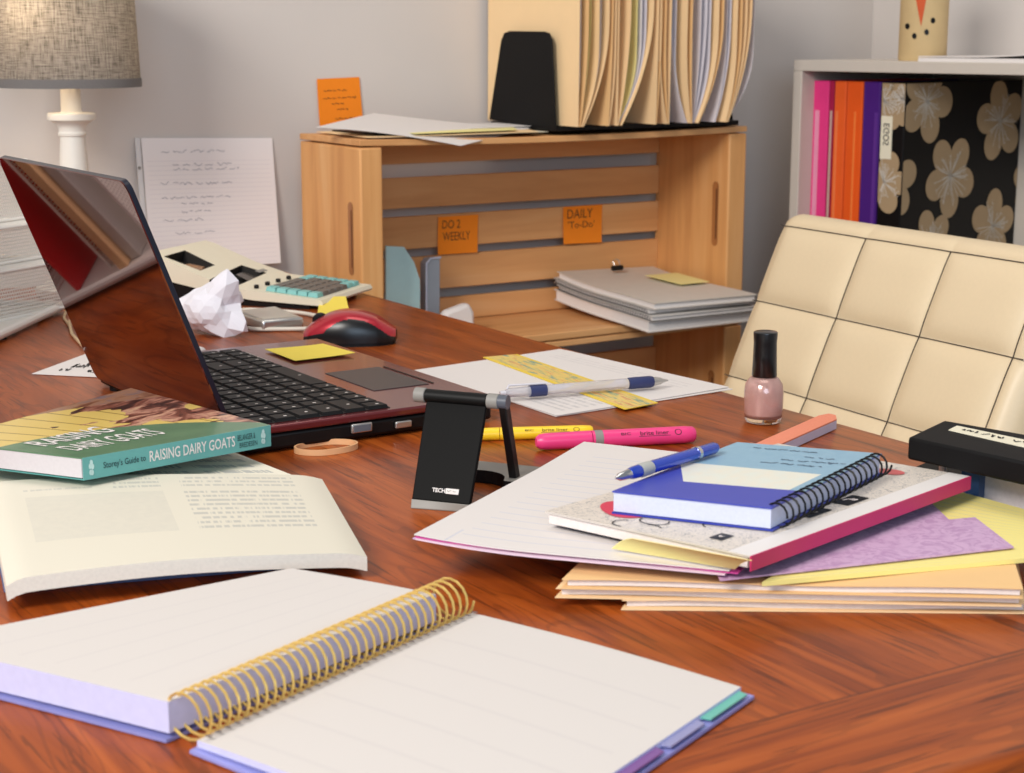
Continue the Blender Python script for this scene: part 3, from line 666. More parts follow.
# ------------------------------------------------------------------ lined sheet leaning at the wall
ls = printed('lined_note_sheet', (242, 236, 235), (150, 146, 176), [(0.03, .97, .02, .86, 24, 'rule', .22), (.12, .13, .0, 1.0, 1, 'text', .0)])
pA = RP(141, 138, E(0, WB - .004, 0), E2); pB = RP(272, 138, E(0, WB - .004, 0), E2)
q = bil([V((pA.x, pA.y, TOP + .002)) - E2*.02, V((pB.x, pB.y, TOP + .002)) - E2*.02, pB, pA])
sht = thing('note_sheet', 'lined handwritten sheet in a clear sleeve propped against the wall', 'paper', q(.5, 0))
m = MB(); m.sheet(q, 8, 8, .0006, down=E2); pg = m.build('page', ls, sht)
m = MB(); scribble(m, q, [(.14, .62, .90, .012), (.22, .68, .80, .012), (.22, .72, .765, .010), (.12, .26, .66, .012), (.26, .66, .655, .010), (.12, .64, .55, .010), (.26, .50, .50, .010), (.26, .48, .44, .012), (.12, .42, .38, .01), (.2, .5, .28, .01)], -E2, .0004, .0003, 4); m.build('handwriting', 'blue_ink', pg, smooth=False, recalc=False)
m = MB(); m.slab([q(-.045, 0) , q(-.008, 0), q(-.008, 1.0), q(-.045, 1.0)], .001, down=E2); m.build('sleeve_strip', plain('sleeve_white', (220, 218, 218), .25), sht)
m = MB(); qq = lambda u, v: q(-.03, .78) + E1*(.0025*math.cos(u)) + Z*(.0025*math.sin(u)); m.add([qq(i*math.pi/6, 0) - E2*.0012 for i in range(12)], [tuple(range(12))]); m.build('punch_hole', 'gray_plastic', sht, recalc=False)

# ------------------------------------------------------------------ adding machine
AX = R(-20); AD = V((math.cos(AX), math.sin(AX), 0)); AN = V((-AD.y, AD.x, 0)); AO = D(323, 300.5, .0135); AO.z = TOP
def ap(x, y, z): return AO - AD*x + AN*y + Z*z          # x from the user's front edge to the back
AW, AL = 0.150, 0.262
cal = thing('adding_machine', 'cream printing calculator with teal and grey keys by the wall', 'calculator', ap(AL/2, AW/2, 0), AX)
beige = plain('cream_plastic', (224, 216, 194), .5, var=.03)
prof = [(0, .009), (0.003, .0135), (.03, .0150), (.125, .0225), (.176, .0365), (.240, .0600), (.254, .0630), (AL, .0580), (AL, .034), (.14, .0125), (.10, .0085), (.002, .006)]
m = MB(); a = [ap(x, 0, z) for x, z in prof]; b = [ap(x, AW, z) for x, z in prof]; n_ = len(prof)
m.add(a + b, [tuple(range(n_)), tuple(range(2*n_ - 1, n_ - 1, -1))] + [(i, (i + 1) % n_, n_ + (i + 1) % n_, n_ + i) for i in range(n_)]); body = m.build('body', beige, cal, bevel=.002)
m = MB(); lo = [(.022, 0), (AL - .006, 0), (AL - .006, .033), (.14, .0130), (.10, .0090), (.022, .0065)]
a = [ap(x, .005, z) for x, z in lo]; b = [ap(x, AW - .005, z) for x, z in lo]; m.add(a + b, [tuple(range(6)), tuple(range(11, 5, -1))] + [(i, (i + 1) % 6, 6 + (i + 1) % 6, 6 + i) for i in range(6)]); m.build('underbody', 'black', cal)
def asurf(x):
    for (x0, z0), (x1, z1) in zip(prof, prof[1:]):
        if x0 <= x <= x1 and x1 > x0: return z0 + (z1 - z0)*(x - x0)/(x1 - x0)
    return .058
def ainset(x0, x1, y0, y1, lift): return [ap(x0, y0, asurf(x0) + lift), ap(x1, y0, asurf(x1) + lift), ap(x1, y1, asurf(x1) + lift), ap(x0, y1, asurf(x0) + lift)]
# paper-roll well and display well, cut into the body
pit = plain('dark_pit', (30, 25, 22), .6, var=.3)
def apx(px, py):                                   # where a sight line meets the sloping head of the machine
    n = (ap(.240, 0, .0600) - ap(.125, 0, .0225)).cross(AN).normalized(); return RP(px, py, ap(.18, 0, .0385), n)
def well(pix, depth):
    up = (ap(.240, 0, .0600) - ap(.125, 0, .0225)).cross(AN).normalized(); up = up if up.z > 0 else -up
    m = MB(); m.slab([apx(*p) + up*.004 for p in pix], depth + .004, down=-up); o = m.build('cutter', pit, cal, smooth=False)
    md = body.modifiers.new('cut', 'BOOLEAN'); md.object = o; md.operation = 'DIFFERENCE'; md.solver = 'EXACT'; md.material_mode = 'TRANSFER'
    bpy.context.view_layer.update(); dg = bpy.context.evaluated_depsgraph_get(); me = bpy.data.meshes.new_from_object(body.evaluated_get(dg)); me.name = 'body'
    body.modifiers.clear(); body.data = me; bpy.data.objects.remove(o)
body.modifiers.clear()
well(((163.5, 257.6), (184.5, 251.5), (215, 265), (200.5, 270.5)), .014)
well(((207.5, 280.5), (241.5, 264.5), (266.5, 273.5), (236, 287.5)), .012)
m = MB(); sp0 = apx(193, 263) - Z*.008; m.tube([sp0 - AD*.018, sp0 - AD*.006, sp0 + AD*.016], [.005, .007, .004], 10); m.build('ribbon_spool', plain('brown_spool', (132, 96, 68), .5, var=.4, scale=200), body)
m = MB(); gz = Z*.006; m.slab([apx(236, 270) - gz, apx(243, 267.5) - gz, apx(260, 273.5) - gz, apx(250, 277) - gz], .001); m.build('display_glass', plain('smoke_glass', (74, 68, 62), .15), body)
teal = plain('teal_key', (126, 186, 182), .5); gk = plain('grey_key', (104, 98, 92), .5)
for i in range(5):
    for j in range(7):
        x0 = .014 + i*.0150; y0 = .012 + j*.0182
        edge = j in (0, 6) or i == 0 and j > 4 or (i in (4,) and j in (5,))
        m = MB(); t_ = ainset(x0, x0 + .0120, y0, y0 + .0146, .0060); bb_ = ainset(x0 - .0012, x0 + .0132, y0 - .0012, y0 + .0158, .0002)
        m.add(bb_ + t_, [(3, 2, 1, 0), (4, 5, 6, 7), (0, 1, 5, 4), (1, 2, 6, 5), (2, 3, 7, 6), (3, 0, 4, 7)]); m.build('key', teal if edge else gk, cal, bevel=.0006)
for j in range(4):
    m = MB(); m.box(ap(.105, .02 + j*.030, asurf(.105) + .002), .005, .006, .006, AD, AN); m.build('slide_switch', 'black', cal, bevel=.001)
m = MB(); m.slab(ainset(.146, .153, .105, .128, .0006), .0003); m.build('badge', 'gray_plastic', cal)

# ------------------------------------------------------------------ crumpled paper, drive, cables, mouse
def crumple(name, label, cen, r, seed, squash=(1, 1, 1), spikes=()):
    b = bmesh.new(); bmesh.ops.create_icosphere(b, subdivisions=3, radius=1.0); rnd = random.Random(seed)
    pts = [V((rnd.gauss(0, 1), rnd.gauss(0, 1), rnd.gauss(0, 1))).normalized() for _ in range(34)]; hs = [rnd.uniform(.72, 1.18) for _ in pts]
    for v in b.verts:
        d = v.co.normalized(); a = sorted(((d - p).length, h) for p, h in zip(pts, hs))
        f = a[0][1]*.8 + a[1][1]*.2 - .30*max(0, .22 - (a[1][0] - a[0][0])) + .06*noise.noise(d*5)
        for sd, sl, sw in spikes: f += sl*math.exp(-((d - V(sd).normalized()).length/sw)**2)
        v.co = V((d.x*f*r*squash[0], d.y*f*r*squash[1], d.z*f*r*squash[2]))
    zmin = min(v.co.z for v in b.verts); m = MB(); m.add([V(cen) + v.co - Z*zmin for v in b.verts], [tuple(q.index for q in f.verts) for f in b.faces]); b.free()
    return tag(m.build(name, plain('crumpled_white', (232, 230, 238), .8, var=.02), smooth=False), label, 'paper')
crumple('crumpled_paper', 'crumpled ball of white paper behind the laptop screen', D(213, 334, 0), .034, 5, (1.05, 1, .95), (((.55, -.3, .95), .75, .34), ((.9, -.5, -.5), .55, .3), ((.35, -.6, -.8), .35, .25), ((-1, 0, -.1), .25, .4)))
dt = [D(234, 310.5, .014), D(262, 320.5, .014), D(304, 317, .014), D(276, 305.8, .014)]
hd = thing('portable_drive', 'silver portable drive with a white cable beside the crumpled paper', 'drive', D(268, 322, 0))
m = MB(); m.slab(dt, .0135); m.build('case', 'silver', hd, bevel=.003)
m = MB(); m.slab([p + (D(268, 313, .014) - p)*.15 + Z*.0004 for p in dt], .0004); m.build('top_plate', plain('champagne_plate', (206, 198, 184), .35, .5), hd)
cb = [D(236, 318, .006), D(225, 316, .005), D(218, 314, .004), D(230, 311, .003), D(250, 309.5, .003), D(280, 311, .003), D(305, 313.5, .003), D(330, 319, .003), D(345, 324, .003), D(335, 327, .003), D(310, 328.5, .003), D(280, 329, .003), D(255, 329, .003), D(238, 326, .003), D(226, 322, .003)]
def smooth_path(p, n=6):
    out = []
    for i in range(len(p) - 1):
        p0, p1, p2, p3 = p[max(i - 1, 0)], p[i], p[i + 1], p[min(i + 2, len(p) - 1)]
        for k in range(n):
            t = k/n; out.append(.5*((2*p1) + (-p0 + p2)*t + (2*p0 - 5*p1 + 4*p2 - p3)*t*t + (-p0 + 3*p1 - 3*p2 + p3)*t**3))
    return out + [p[-1]]
m = MB(); m.tube(smooth_path(cb), .0024, 8); m.build('cable', plain('white_cable', (214, 206, 192), .45), hd)
m = MB(); qn = bil([D(316, 321, .0), D(352, 318, .0), D(346, 306.5, .0), D(320, 307, .0)]); m.sheet(lambda u, v: qn(u, v) + Z*(.0014 + .012*v*v), 6, 6, .0006); tag(m.build('sticky_note', 'sticky'), 'yellow sticky note half hidden behind the red mouse', 'note')

MO = D(351, 342.5, 0); MA = R(178); MDv = V((math.cos(MA), math.sin(MA), 0)); MNv = V((-MDv.y, MDv.x, 0)); ML, MWd = .104, .064     # MDv points to the buttons end
mou = thing('computer_mouse', 'red and black wireless mouse beyond the laptop keyboard', 'mouse', MO)
def mouse_sec(u):          # u 0 buttons -> 1 palm
    w = MWd*.5*(.70 + .30*math.sin(math.pi*min(1, u*1.1))) * (1 - max(0, (u - .80)/.20)**2.4*.55) * (1 - max(0, (.10 - u)/.10)**2*.35)
    h = .012 + .026*math.sin(math.pi*(min(1, max(0, u))**.85)*.86 + .12) - .004*max(0, u - .8)/.2
    return w, max(h, .008)
def mouse_pt(u, a, sc=1.0, dz=0):           # a 0..1 over the arch, from +n side to -n side
    w, h = mouse_sec(u); an = math.pi*a; ca, sa = math.cos(an), math.sin(an); e = .62
    x = w*sc*math.copysign(abs(ca)**e, ca); z = .004 + (h - .004)*abs(sa)**.75
    return MO - MDv*((u - .5)*ML*(sc*.5 + .5)) + MNv*x + Z*(z + dz)
m = MB(); NU, NA = 90, 64
grid = [[mouse_pt(i/NU, j/NA) for j in range(NA + 1)] for i in range(NU + 1)]
vs = [p for r_ in grid for p in r_]; fs = []; mi = []
for i in range(NU):
    for j in range(NA):
        u, a = (i + .5)/NU, (j + .5)/NA; a2 = 1 - a if a > .5 else a
        lim = .10 + .17*math.sin(math.pi*min(1, max(0, (u - .24)/.70)))**.8 if .24 < u < .94 else .10
        fs.append((i*(NA + 1) + j, (i + 1)*(NA + 1) + j, (i + 1)*(NA + 1) + j + 1, i*(NA + 1) + j + 1)); mi.append(1 if a2 < lim else 0)
m.add(vs, fs, None, mi); m.add([grid[0][j] for j in range(NA + 1)], [tuple(range(NA, -1, -1))], None, 1); m.add([grid[NU][j] for j in range(NA + 1)], [tuple(range(NA + 1))], None, 1)
b = m; redm = NT('mouse_red').base(lin((176, 26, 44)), .28, .35, .6).mat; blk = NT('mouse_black').base(lin((14, 12, 14)), .3).mat
m.build('shell', [redm, blk], mou, ang=60)
m = MB(); m.add([MO - MDv*((u - .5)*ML*.96) + MNv*(s*mouse_sec(u)[0]*.93) + Z*z for z in (.0, .005) for (u, s) in [(i/16, 1) for i in range(17)] + [(1 - i/16, -1) for i in range(17)]], [tuple(range(33, -1, -1)), tuple(range(34, 68))] + [(i, (i + 1) % 34, 34 + (i + 1) % 34, 34 + i) for i in range(34)]); m.build('sole', 'black', mou)
wc = mouse_pt(.17, .5); m = MB(); m.lathe([(.007, -.0035), (.009, -.002), (.009, .002), (.007, .0035)], wc - Z*.004, 20, (MDv, Z, MNv)); m.build('scroll_wheel', 'black', mou)
m = MB(); m.sphere(D(198, 351, .005), .009, .006, .005); tag(m.build('eraser', 'paper'), 'small white eraser behind the laptop hinge', 'eraser')

# ------------------------------------------------------------------ folded note behind the lid
nt_ = thing('note_card', 'folded white note with capital letters on the desk behind the laptop lid', 'note', D(75, 372, 0))
q = bil([D(32, 373.5, .0012), D(104, 377, .0012), D(118, 352, .0012), D(88, 353, .0012)])
m = MB(); m.sheet(q, 8, 4, .0006); pg = m.build('card', 'paper', nt_)
m = MB(); scribble(m, q, [(.25, .40, .22, .07), (.36, .62, .38, .09), (.55, .82, .50, .10), (.70, .86, .18, .06)], Z, .0007, .0004, 12); m.build('lettering', 'ink', pg, smooth=False, recalc=False)

# ------------------------------------------------------------------ open book and its neighbour with the green cover
obm = printed('open_book_page', (222, 215, 198), (120, 128, 140), [(.56, .90, .30, .78, 9, 'text', .34), (.56, .90, .82, .97, 3, 'text', .3), (.36, .50, .82, .97, 3, 'text', .3), (.10, .50, .30, .78, 1, 'pic', .20), (.1, .3, .84, .88, 1, 'text', .25)])
NLp, NRp, FRp = D(6, 580, .021), D(367, 551, .019), D(322, 474, .021)
ob = thing('open_book', 'thick open book with cream printed pages, lying before the green book', 'book', V((NLp.x + .05, NLp.y + .06, TOP)))
qb = bil([NLp, NRp, FRp, D(-14, 482, .023)])
def obz(u, v): return .004*math.sin(math.pi*min(1, u*1.1))*(1 - .3*v) - .004*max(0, (u - .90)/.10)**2 - .004*max(0, (.06 - u)/.06)**2
m = MB(); m.sheet(lambda u, v: qb(u, v) + Z*obz(u, v), 40, 10, .0095, mi_top=0, mi_side=1); m.build('page_block', [obm, plain('block_edges', (226, 222, 210), .85, var=.10, scale=500)], ob)
def lowz(p, z): return V((p.x, p.y, TOP + z))
m = MB(); m.sheet(lambda u, v: lowz(qb(.06 + u*.88, .22 + v*.78), .0085), 12, 4, .0055); m.build('lower_pages', 'paper_edge', ob)
m = MB(); m.sheet(lambda u, v: lowz(qb(.0 + u*.985, .17 + v*.83), .0028), 12, 4, .0022); m.build('cover', plain('blue_cover', (84, 112, 160), .5), ob)
fA = D(231, 451, .017); fB = D(284, 473.5, .016)
fq = bil([qb(.02, .985) - Z*.004, qb(.97, .985) - Z*.006, fA, D(-40, 452, .018)])
m = MB(); m.sheet(lambda u, v: fq(u, v), 20, 6, .006, mi_top=0, mi_side=1); m.build('far_pages', [printed('far_book_page', (238, 230, 212), (124, 132, 146), [(.48, .70, .1, .95, 5, 'text', .5), (.74, .96, .1, .95, 5, 'text', .5)]), 'paper_edge'], ob)

GT, GB_ = .047, .0305
gNL, gNR, gFR = D(82, 458, GT), D(270, 425, GT), D(131, 388, GT); gFL = D(-64, 441, GT)
gb = thing('paperback_book', 'green covered paperback about dairy goats leaning over the open book', 'book', V(((gNL.x + gFR.x)/2, (gNL.y + gFR.y)/2, TOP + GB_)))
cv = NT('goat_book_cover'); uv = cv.sep(cv.coord('UV')); u, v = uv[0], uv[1]
nz = cv.noise(cv.comb(cv.m('MULTIPLY', u, 5.0), cv.m('MULTIPLY', v, 11.0), 0.0), 1.0, 4, .6, 1.2)
gr = cv.mix(cv.noise(cv.comb(cv.m('MULTIPLY', u, 3.0), cv.m('MULTIPLY', v, 6.0), 2.0), 1.0, 2), lin((70, 110, 84)), lin((112, 150, 112)))
edge2 = None
boards = cv.mix(cv.m('MULTIPLY', cv.m('LESS_THAN', cv.m('FRACT', cv.m('ADD', cv.m('MULTIPLY', u, 9.0), cv.m('MULTIPLY', v, 1.5))), .08), .8), lin((232, 202, 112)), lin((120, 80, 34)))
goat = cv.ramp(nz, [(.38, lin((52, 26, 26))), (.47, lin((130, 74, 58))), (.55, lin((196, 140, 120))), (.66, lin((228, 188, 150)))])
far = cv.ramp(nz, [(.35, lin((120, 70, 50))), (.5, lin((176, 130, 100))), (.62, lin((128, 112, 120)))])
gm = cv.m('MULTIPLY', cv.m('GREATER_THAN', u, .30), cv.m('GREATER_THAN', cv.noise(cv.comb(cv.m('MULTIPLY', u, 3.2), cv.m('MULTIPLY', v, 5.0), 5.0), 1.0, 3), cv.m('SUBTRACT', .84, cv.m('MULTIPLY', u, .50))))
pic = cv.mix(gm, boards, goat); pic = cv.mix(cv.m('GREATER_THAN', v, cv.m('SUBTRACT', 1.18, cv.m('MULTIPLY', u, .42))), pic, far)
edge = cv.m('GREATER_THAN', v, cv.m('ADD', .40, cv.m('MULTIPLY', cv.m('SINE', cv.m('MULTIPLY', u, 4.0)), .06)))
edge = cv.m('GREATER_THAN', cv.m('ADD', v, cv.m('MULTIPLY', cv.m('POWER', u, 2.0), .52)), .58)
col = cv.mix(edge, gr, pic); cv.base(col, .3, 0, .2); cv = cv.mat
qg = bil([gNL, gNR, gFR, gFL])
m = MB(); m.sheet(lambda u, v: qg(u, v), 12, 12, .0008); fc = m.build('front_cover', cv, gb)
m = MB(); m.sheet(lambda u, v: qg(u, v) - Z*(GT - GB_ - .0008), 4, 4, .0008); m.build('rear_cover', plain('teal_cover', (84, 150, 144), .4), gb)
m = MB(); m.sheet(lambda u, v: qg(.004 + .986*u, .012 + .975*v) - Z*.0010, 6, 6, GT - GB_ - .0024); m.build('page_block', plain('paperback_pages', (206, 200, 202), .85, var=.06, scale=400), gb)
gdn = (gNR - gNL).normalized().cross(Z); m = MB(); m.slab([gNL, gNR, gNR - Z*(GT - GB_), gNL - Z*(GT - GB_)], .0008, down=gdn); spn = m.build('spine', plain('teal_spine', (98, 164, 160), .4), gb)
sf = lambda u, v: gNL + (gNR - gNL)*u - Z*(GT - GB_)*(1 - v)
m = MB(); put_text(m, 'RAISING DAIRY GOATS', sf, .335, .795, .30, .80, gdn, .0011, .012); m.build('lettering', 'paper', spn, smooth=False, recalc=False, label='white title lettering')
m = MB(); put_text(m, "Storey's Guide to", sf, .10, .315, .30, .68, gdn, .0011, .008); m.build('lettering', plain('dark_teal_ink', (34, 62, 66), .6), spn, smooth=False, recalc=False)
m = MB(); put_text(m, 'BELANGER &', sf, .81, .91, .52, .80, gdn, .0011, .005); put_text(m, 'BREDESEN', sf, .82, .92, .18, .42, gdn, .0011, .005); m.build('lettering', plain('dark_teal_ink', (34, 62, 66), .6), spn, smooth=False, recalc=False)
for (a, b, c_) in ((.04, .5, .016), (.955, .5, .016)):
    m = MB()
    for k in range(5):
        an = 2*math.pi*k/5 + 1.5; m.add([sf(a, .5) + gdn*.0011 + (gNR - gNL)*(.006*math.cos(an)) + Z*(.004*math.sin(an)) + (gNR - gNL)*(.008*math.cos(t)) + Z*(.0022*math.sin(t)) for t in [i*math.pi/4 for i in range(8)]], [tuple(range(8))], None, 0)
    m.build('emblem', plain('pale_teal', (190, 220, 216), .6), spn, smooth=False, recalc=False)
m = MB()
put_text(m, 'RAISING', qg, .10, .46, .38, .54, Z, .0005, .01); m.build('lettering', 'paper', fc, smooth=False, recalc=False, label='white cover lettering, upper line')
m = MB(); put_text(m, 'DAIRY GOATS', qg, .10, .56, .16, .32, Z, .0005, .01); m.build('lettering', 'paper', fc, smooth=False, recalc=False, label='white cover lettering, lower line')

# ------------------------------------------------------------------ planner, open on its coil
plm = printed('planner_page', (214, 207, 202), (196, 188, 188), [(.06, .94, .06, .94, 6, 'rule', .2)])
pS0, pS1 = D(182, 728, .011), D(458, 603, .011); PS = (pS1 - pS0); PSn = PS.normalized(); PR = PSn.cross(Z)            # PR points to the right page
planner = thing('spiral_planner', 'open planner with gold coil and blank cream pages in the foreground', 'planner', V(((pS0.x + pS1.x)/2, (pS0.y + pS1.y)/2, TOP)))
fr = D(741, 687, .007); r1 = pS1 + PR*.010; r1.z = TOP + .007; r0 = pS0 + PR*.010; r0.z = TOP + .007
rq = bil([r0, r0 + (fr - r1), fr, r1])
m = MB(); m.sheet(lambda u, v: rq(u, v) + Z*.0016*math.sin(math.pi*u), 16, 6, .0035, mi_top=0, mi_side=1); m.build('right_pages', [plm, 'lilac'], planner)
m = MB(); m.sheet(lambda u, v: rq(-.01 + u*1.045, -.016 + v*1.03) - Z*.0042, 6, 4, .0018); m.build('rear_cover', plain('lilac_cover', (150, 152, 214), .35), planner)
for k, (v0, v1, colr) in enumerate(((.80, .995, (110, 186, 170)), (.62, .79, (150, 150, 190)), (.44, .61, (128, 86, 150)), (.28, .43, (196, 96, 160)), (.12, .27, (206, 190, 210)), (.0, .11, (84, 172, 176)))):
    m = MB(); m.slab([rq(.985, v0) - Z*.0015, rq(1.030, v0 + .01) - Z*.0015, rq(1.030, v1 - .01) - Z*.0015, rq(.985, v1) - Z*.0015], .0008); m.build('tab', plain('tab_colour', colr, .4), planner)
l1 = D(436, 594, .0215); l0 = D(168, 702, .0215); fl = D(291, 565, .0215)
lq = bil([l0, l1, fl, D(-88, 639, .0215)])                                  # u along the coil, v outwards to the left
m = MB(); m.sheet(lambda u, v: lq(u, v) + Z*(-.002*v*v), 10, 12, .0165, mi_top=0, mi_side=1); m.build('left_pages', [plm, 'lilac'], planner)
m = MB(); m.sheet(lambda u, v: lq(-.010 + u*1.02, .0 + v*1.01) - Z*(.0190), 4, 4, .0018); m.build('front_cover', plain('lilac_cover2', (140, 142, 200), .35), planner)
m = MB(); turns = 34; hel = []
cp0, cp1 = pS0 + Z*.004 - PR*.001, pS1 + Z*.004 - PR*.001
for i in range(turns*16 + 1):
    t = i/(turns*16); a = 2*math.pi*turns*t; hel.append(cp0 + (cp1 - cp0)*(.005 + .99*t) + PR*(.0135*math.cos(a)) + Z*(.0125*math.sin(a)))
m.tube(hel, .00085, 6); m.build('coil', 'gold', planner)
m = MB()
for i in range(turns): 
    p = cp0 + (cp1 - cp0)*((i + .5)/turns); p.z = TOP + .0092; p = p + PR*.0155
    m.add([p + PSn*(.0014*math.cos(a)) + PR*(.0022*math.sin(a)) for a in [k*math.pi/4 for k in range(8)]], [tuple(range(8))])
m.build('coil_holes', plain('hole_shadow', (120, 108, 104), .8), planner, smooth=False, recalc=False)
# ------------------------------------------------------------------ phone stand
w_ = V((math.cos(R(-22)), math.sin(R(-22)), 0)); b_ = V((-w_.y, w_.x, 0)); PT_ = W(457, 398, 1.255); 
st = thing('phone_stand', 'black and grey folding phone stand next to the laptop corner', 'phone stand', V((PT_.x, PT_.y, TOP)) + b_*.02)
hz = PT_.z - TOP; foot = D(442, 503, .004)
tl, tr_ = PT_ - w_*.0250, PT_ + w_*.0250; fl_, fr_ = D(411.5, 499, .006), D(470, 505, .006)
q = bil([fl_, fr_, tr_, tl]); nrm = (fr_ - fl_).cross(tl - fl_).normalized(); nrm = nrm if nrm.y < 0 else -nrm
m = MB(); m.sheet(lambda u, v: q(u, v), 6, 12, .004, down=-nrm); pan = m.build('panel', NT('anodised_black').base(lin((7, 6, 6)), .55, 0, 0, .15).mat, st, bevel=.001)
m = MB(); put_text(m, 'TECH', q, .33, .55, .085, .125, nrm, .0004, .03); m.build('lettering', 'paper', pan, smooth=False, recalc=False)
m = MB(); m.slab([q(.56, .08) + nrm*.0006, q(.78, .08) + nrm*.0006, q(.78, .13) + nrm*.0006, q(.56, .13) + nrm*.0006], .0005, down=-nrm); lgm = m.build('logo_block', 'paper', pan)
m = MB(); scribble(m, q, [(.59, .75, .105, .008)], nrm, .0002, .0009, 2); m.build('lettering', 'gray_plastic', pan, smooth=False, recalc=False)
m = MB(); m.sheet(lambda u, v: bil([D(410.5, 508, .0005), D(470.5, 512.5, .0005), fr_ + nrm*.0006, fl_ + nrm*.0006])(u, v), 4, 3, .005, down=-nrm); m.build('rubber_lip', 'gray_plastic', st, bevel=.0006)
m = MB(); m.tube([tl + Z*0, tr_], .0052, 16); m.build('hinge_tube', NT('anodised_black2').base(lin((8, 8, 8)), .5, 0, 0, .25).mat, st)
for a, b in ((-.0345, -.0255), (.0255, .0345)):
    m = MB(); m.tube([PT_ + w_*a, PT_ + w_*b], .0058, 16); m.build('hinge_knob', 'gray_plastic', st, bevel=.0006)
ab = D(526, 483, .006)
qa0, qa1 = PT_ + w_*.0350, PT_ + w_*.0410; dx = ab - qa0; dx = dx - w_*dx.dot(w_)
q2 = [qa0, qa1, qa1 + dx, qa0 + dx]; m = MB(); m.slab([p + b_*.0045 for p in q2], .009, down=-b_); arm = m.build('arm', 'black', st, bevel=.0008)
m = MB(); m.tube([qa0 - w_*.0005, qa1 + w_*.0006], .0054, 16); m.build('pivot_cap', plain('steel_blue_grey', (84, 88, 98), .4), arm)
bp = qa0 + dx; bp.z = TOP
def bs(x, y, z): return bp - w_*x + b_*y + Z*z                    # base plate with a scooped front
out = [(-.020, -.016), (-.020, .034), (.070, .034), (.070, -.012), (.052, -.012)] + [(.026 + .024*math.cos(a), -.012 + .020*math.sin(a)) for a in [R(10 + 160*i/10) for i in range(11)]] + [(.0, -.016)]
m = MB(); m.slab([bs(x, y, .0105) for x, y in out], .0100, mi_top=0, mi_side=1); m.build('base_plate', ['gray_plastic', 'black'], st, smooth=False)

# ------------------------------------------------------------------ highlighters
def marker(name, label, p0, p1, r, mat, band=None, writing=None):
    d = (p1 - p0).normalized(); L = (p1 - p0).length; side = d.cross(Z).normalized(); ax = (side, d.cross(side)*-1, d)
    t = thing(name, label, 'highlighter', (p0 + p1)/2)
    cc = p0 + Z*r
    m = MB(); m.lathe([(r*.55, 0), (r*.85, .003), (r*.95, .008), (r, L*.34)], cc, 24, ax); cp = m.build('cap', mat, t)
    m = MB(); m.lathe([(r*.98, L*.345), (r, L*.36), (r, L*.93), (r*.92, L*.985), (r*.7, L)], cc, 24, ax); bd = m.build('barrel', mat, t)
    if band:
        m = MB(); m.lathe([(r*1.02, L*.36), (r*1.02, L*.41)], cc, 24, ax); m.build('grip_band', band, t)
    if writing:
        def f(u, v):
            a = R(-18 + 60*v + 22); return cc + d*(L*u) + side*(r*math.cos(a)) + Z*(r*math.sin(a))
        m = MB(); put_text(m, writing[0], f, .52, .58, .40, .72, (side*.85 + Z*.5).normalized(), .0004); put_text(m, writing[1], f, .64, .82, .30, .78, (side*.85 + Z*.5).normalized(), .0004)
        m.add([f(.63, .2) + side*.0004, f(.83, .2) + side*.0004, f(.83, .24) + side*.0004, f(.63, .24) + side*.0004], [(0, 1, 2, 3)])
        for k in range(14):
            a0, a1 = 2*math.pi*k/14, 2*math.pi*(k + 1)/14; g = lambda a, rr: f(.88 + .022*rr*math.cos(a), .55 + .36*rr*math.sin(a)) + side*.0004
            m.add([g(a0, 1), g(a1, 1), g(a1, .82), g(a0, .82)], [(0, 1, 2, 3)])
        m.build('lettering', 'ink', bd, smooth=False, recalc=False)
    return t
y0, y1 = D(450, 441.5, 0), D(592.5, 437.5, 0)
marker('highlighter', 'yellow highlighter lying partly behind the black phone stand', y0, y1, .0056, 'hl_yellow', None, ('BIC', 'brite liner'))
marker('highlighter', 'pink highlighter lying in front of the clear ballpoint pen', D(536, 450.5, 0), D(694.5, 442.5, 0), .0074, 'pink', 'gray_plastic', ('BIC', 'brite liner'))

# ------------------------------------------------------------------ rubber band
def ellp(cx, cy, rx, ry, z, n=40, sk=0.0):
    return [D(cx + rx*math.copysign(abs(math.cos(t))**1.15, math.cos(t)), cy + ry*math.sin(t) - sk*math.cos(t), z) for t in [2*math.pi*i/n for i in range(n)]]
m = MB()
for z, r_ in ((.0022, 1.0),):
    pts = ellp(326, 447, 31, 5.2, .0028, 48, 2.2); n_ = len(pts); vs = []; c0 = sum(pts, V((0, 0, 0)))/n_
    for p in pts:
        o_ = (p - c0); o_.z = 0; o_ = o_.normalized()*.0009
        vs += [p + o_ - Z*.0026, p + o_ + Z*.0022, p - o_ + Z*.0022, p - o_ - Z*.0026]
    m.add(vs, [(i*4 + k, i*4 + (k + 1) % 4, ((i + 1) % n_)*4 + (k + 1) % 4, ((i + 1) % n_)*4 + k) for i in range(n_) for k in range(4)])
tag(m.build('rubber_band', plain('tan_rubber', (222, 170, 122), .6)), 'tan rubber band in front of the laptop', 'rubber band')

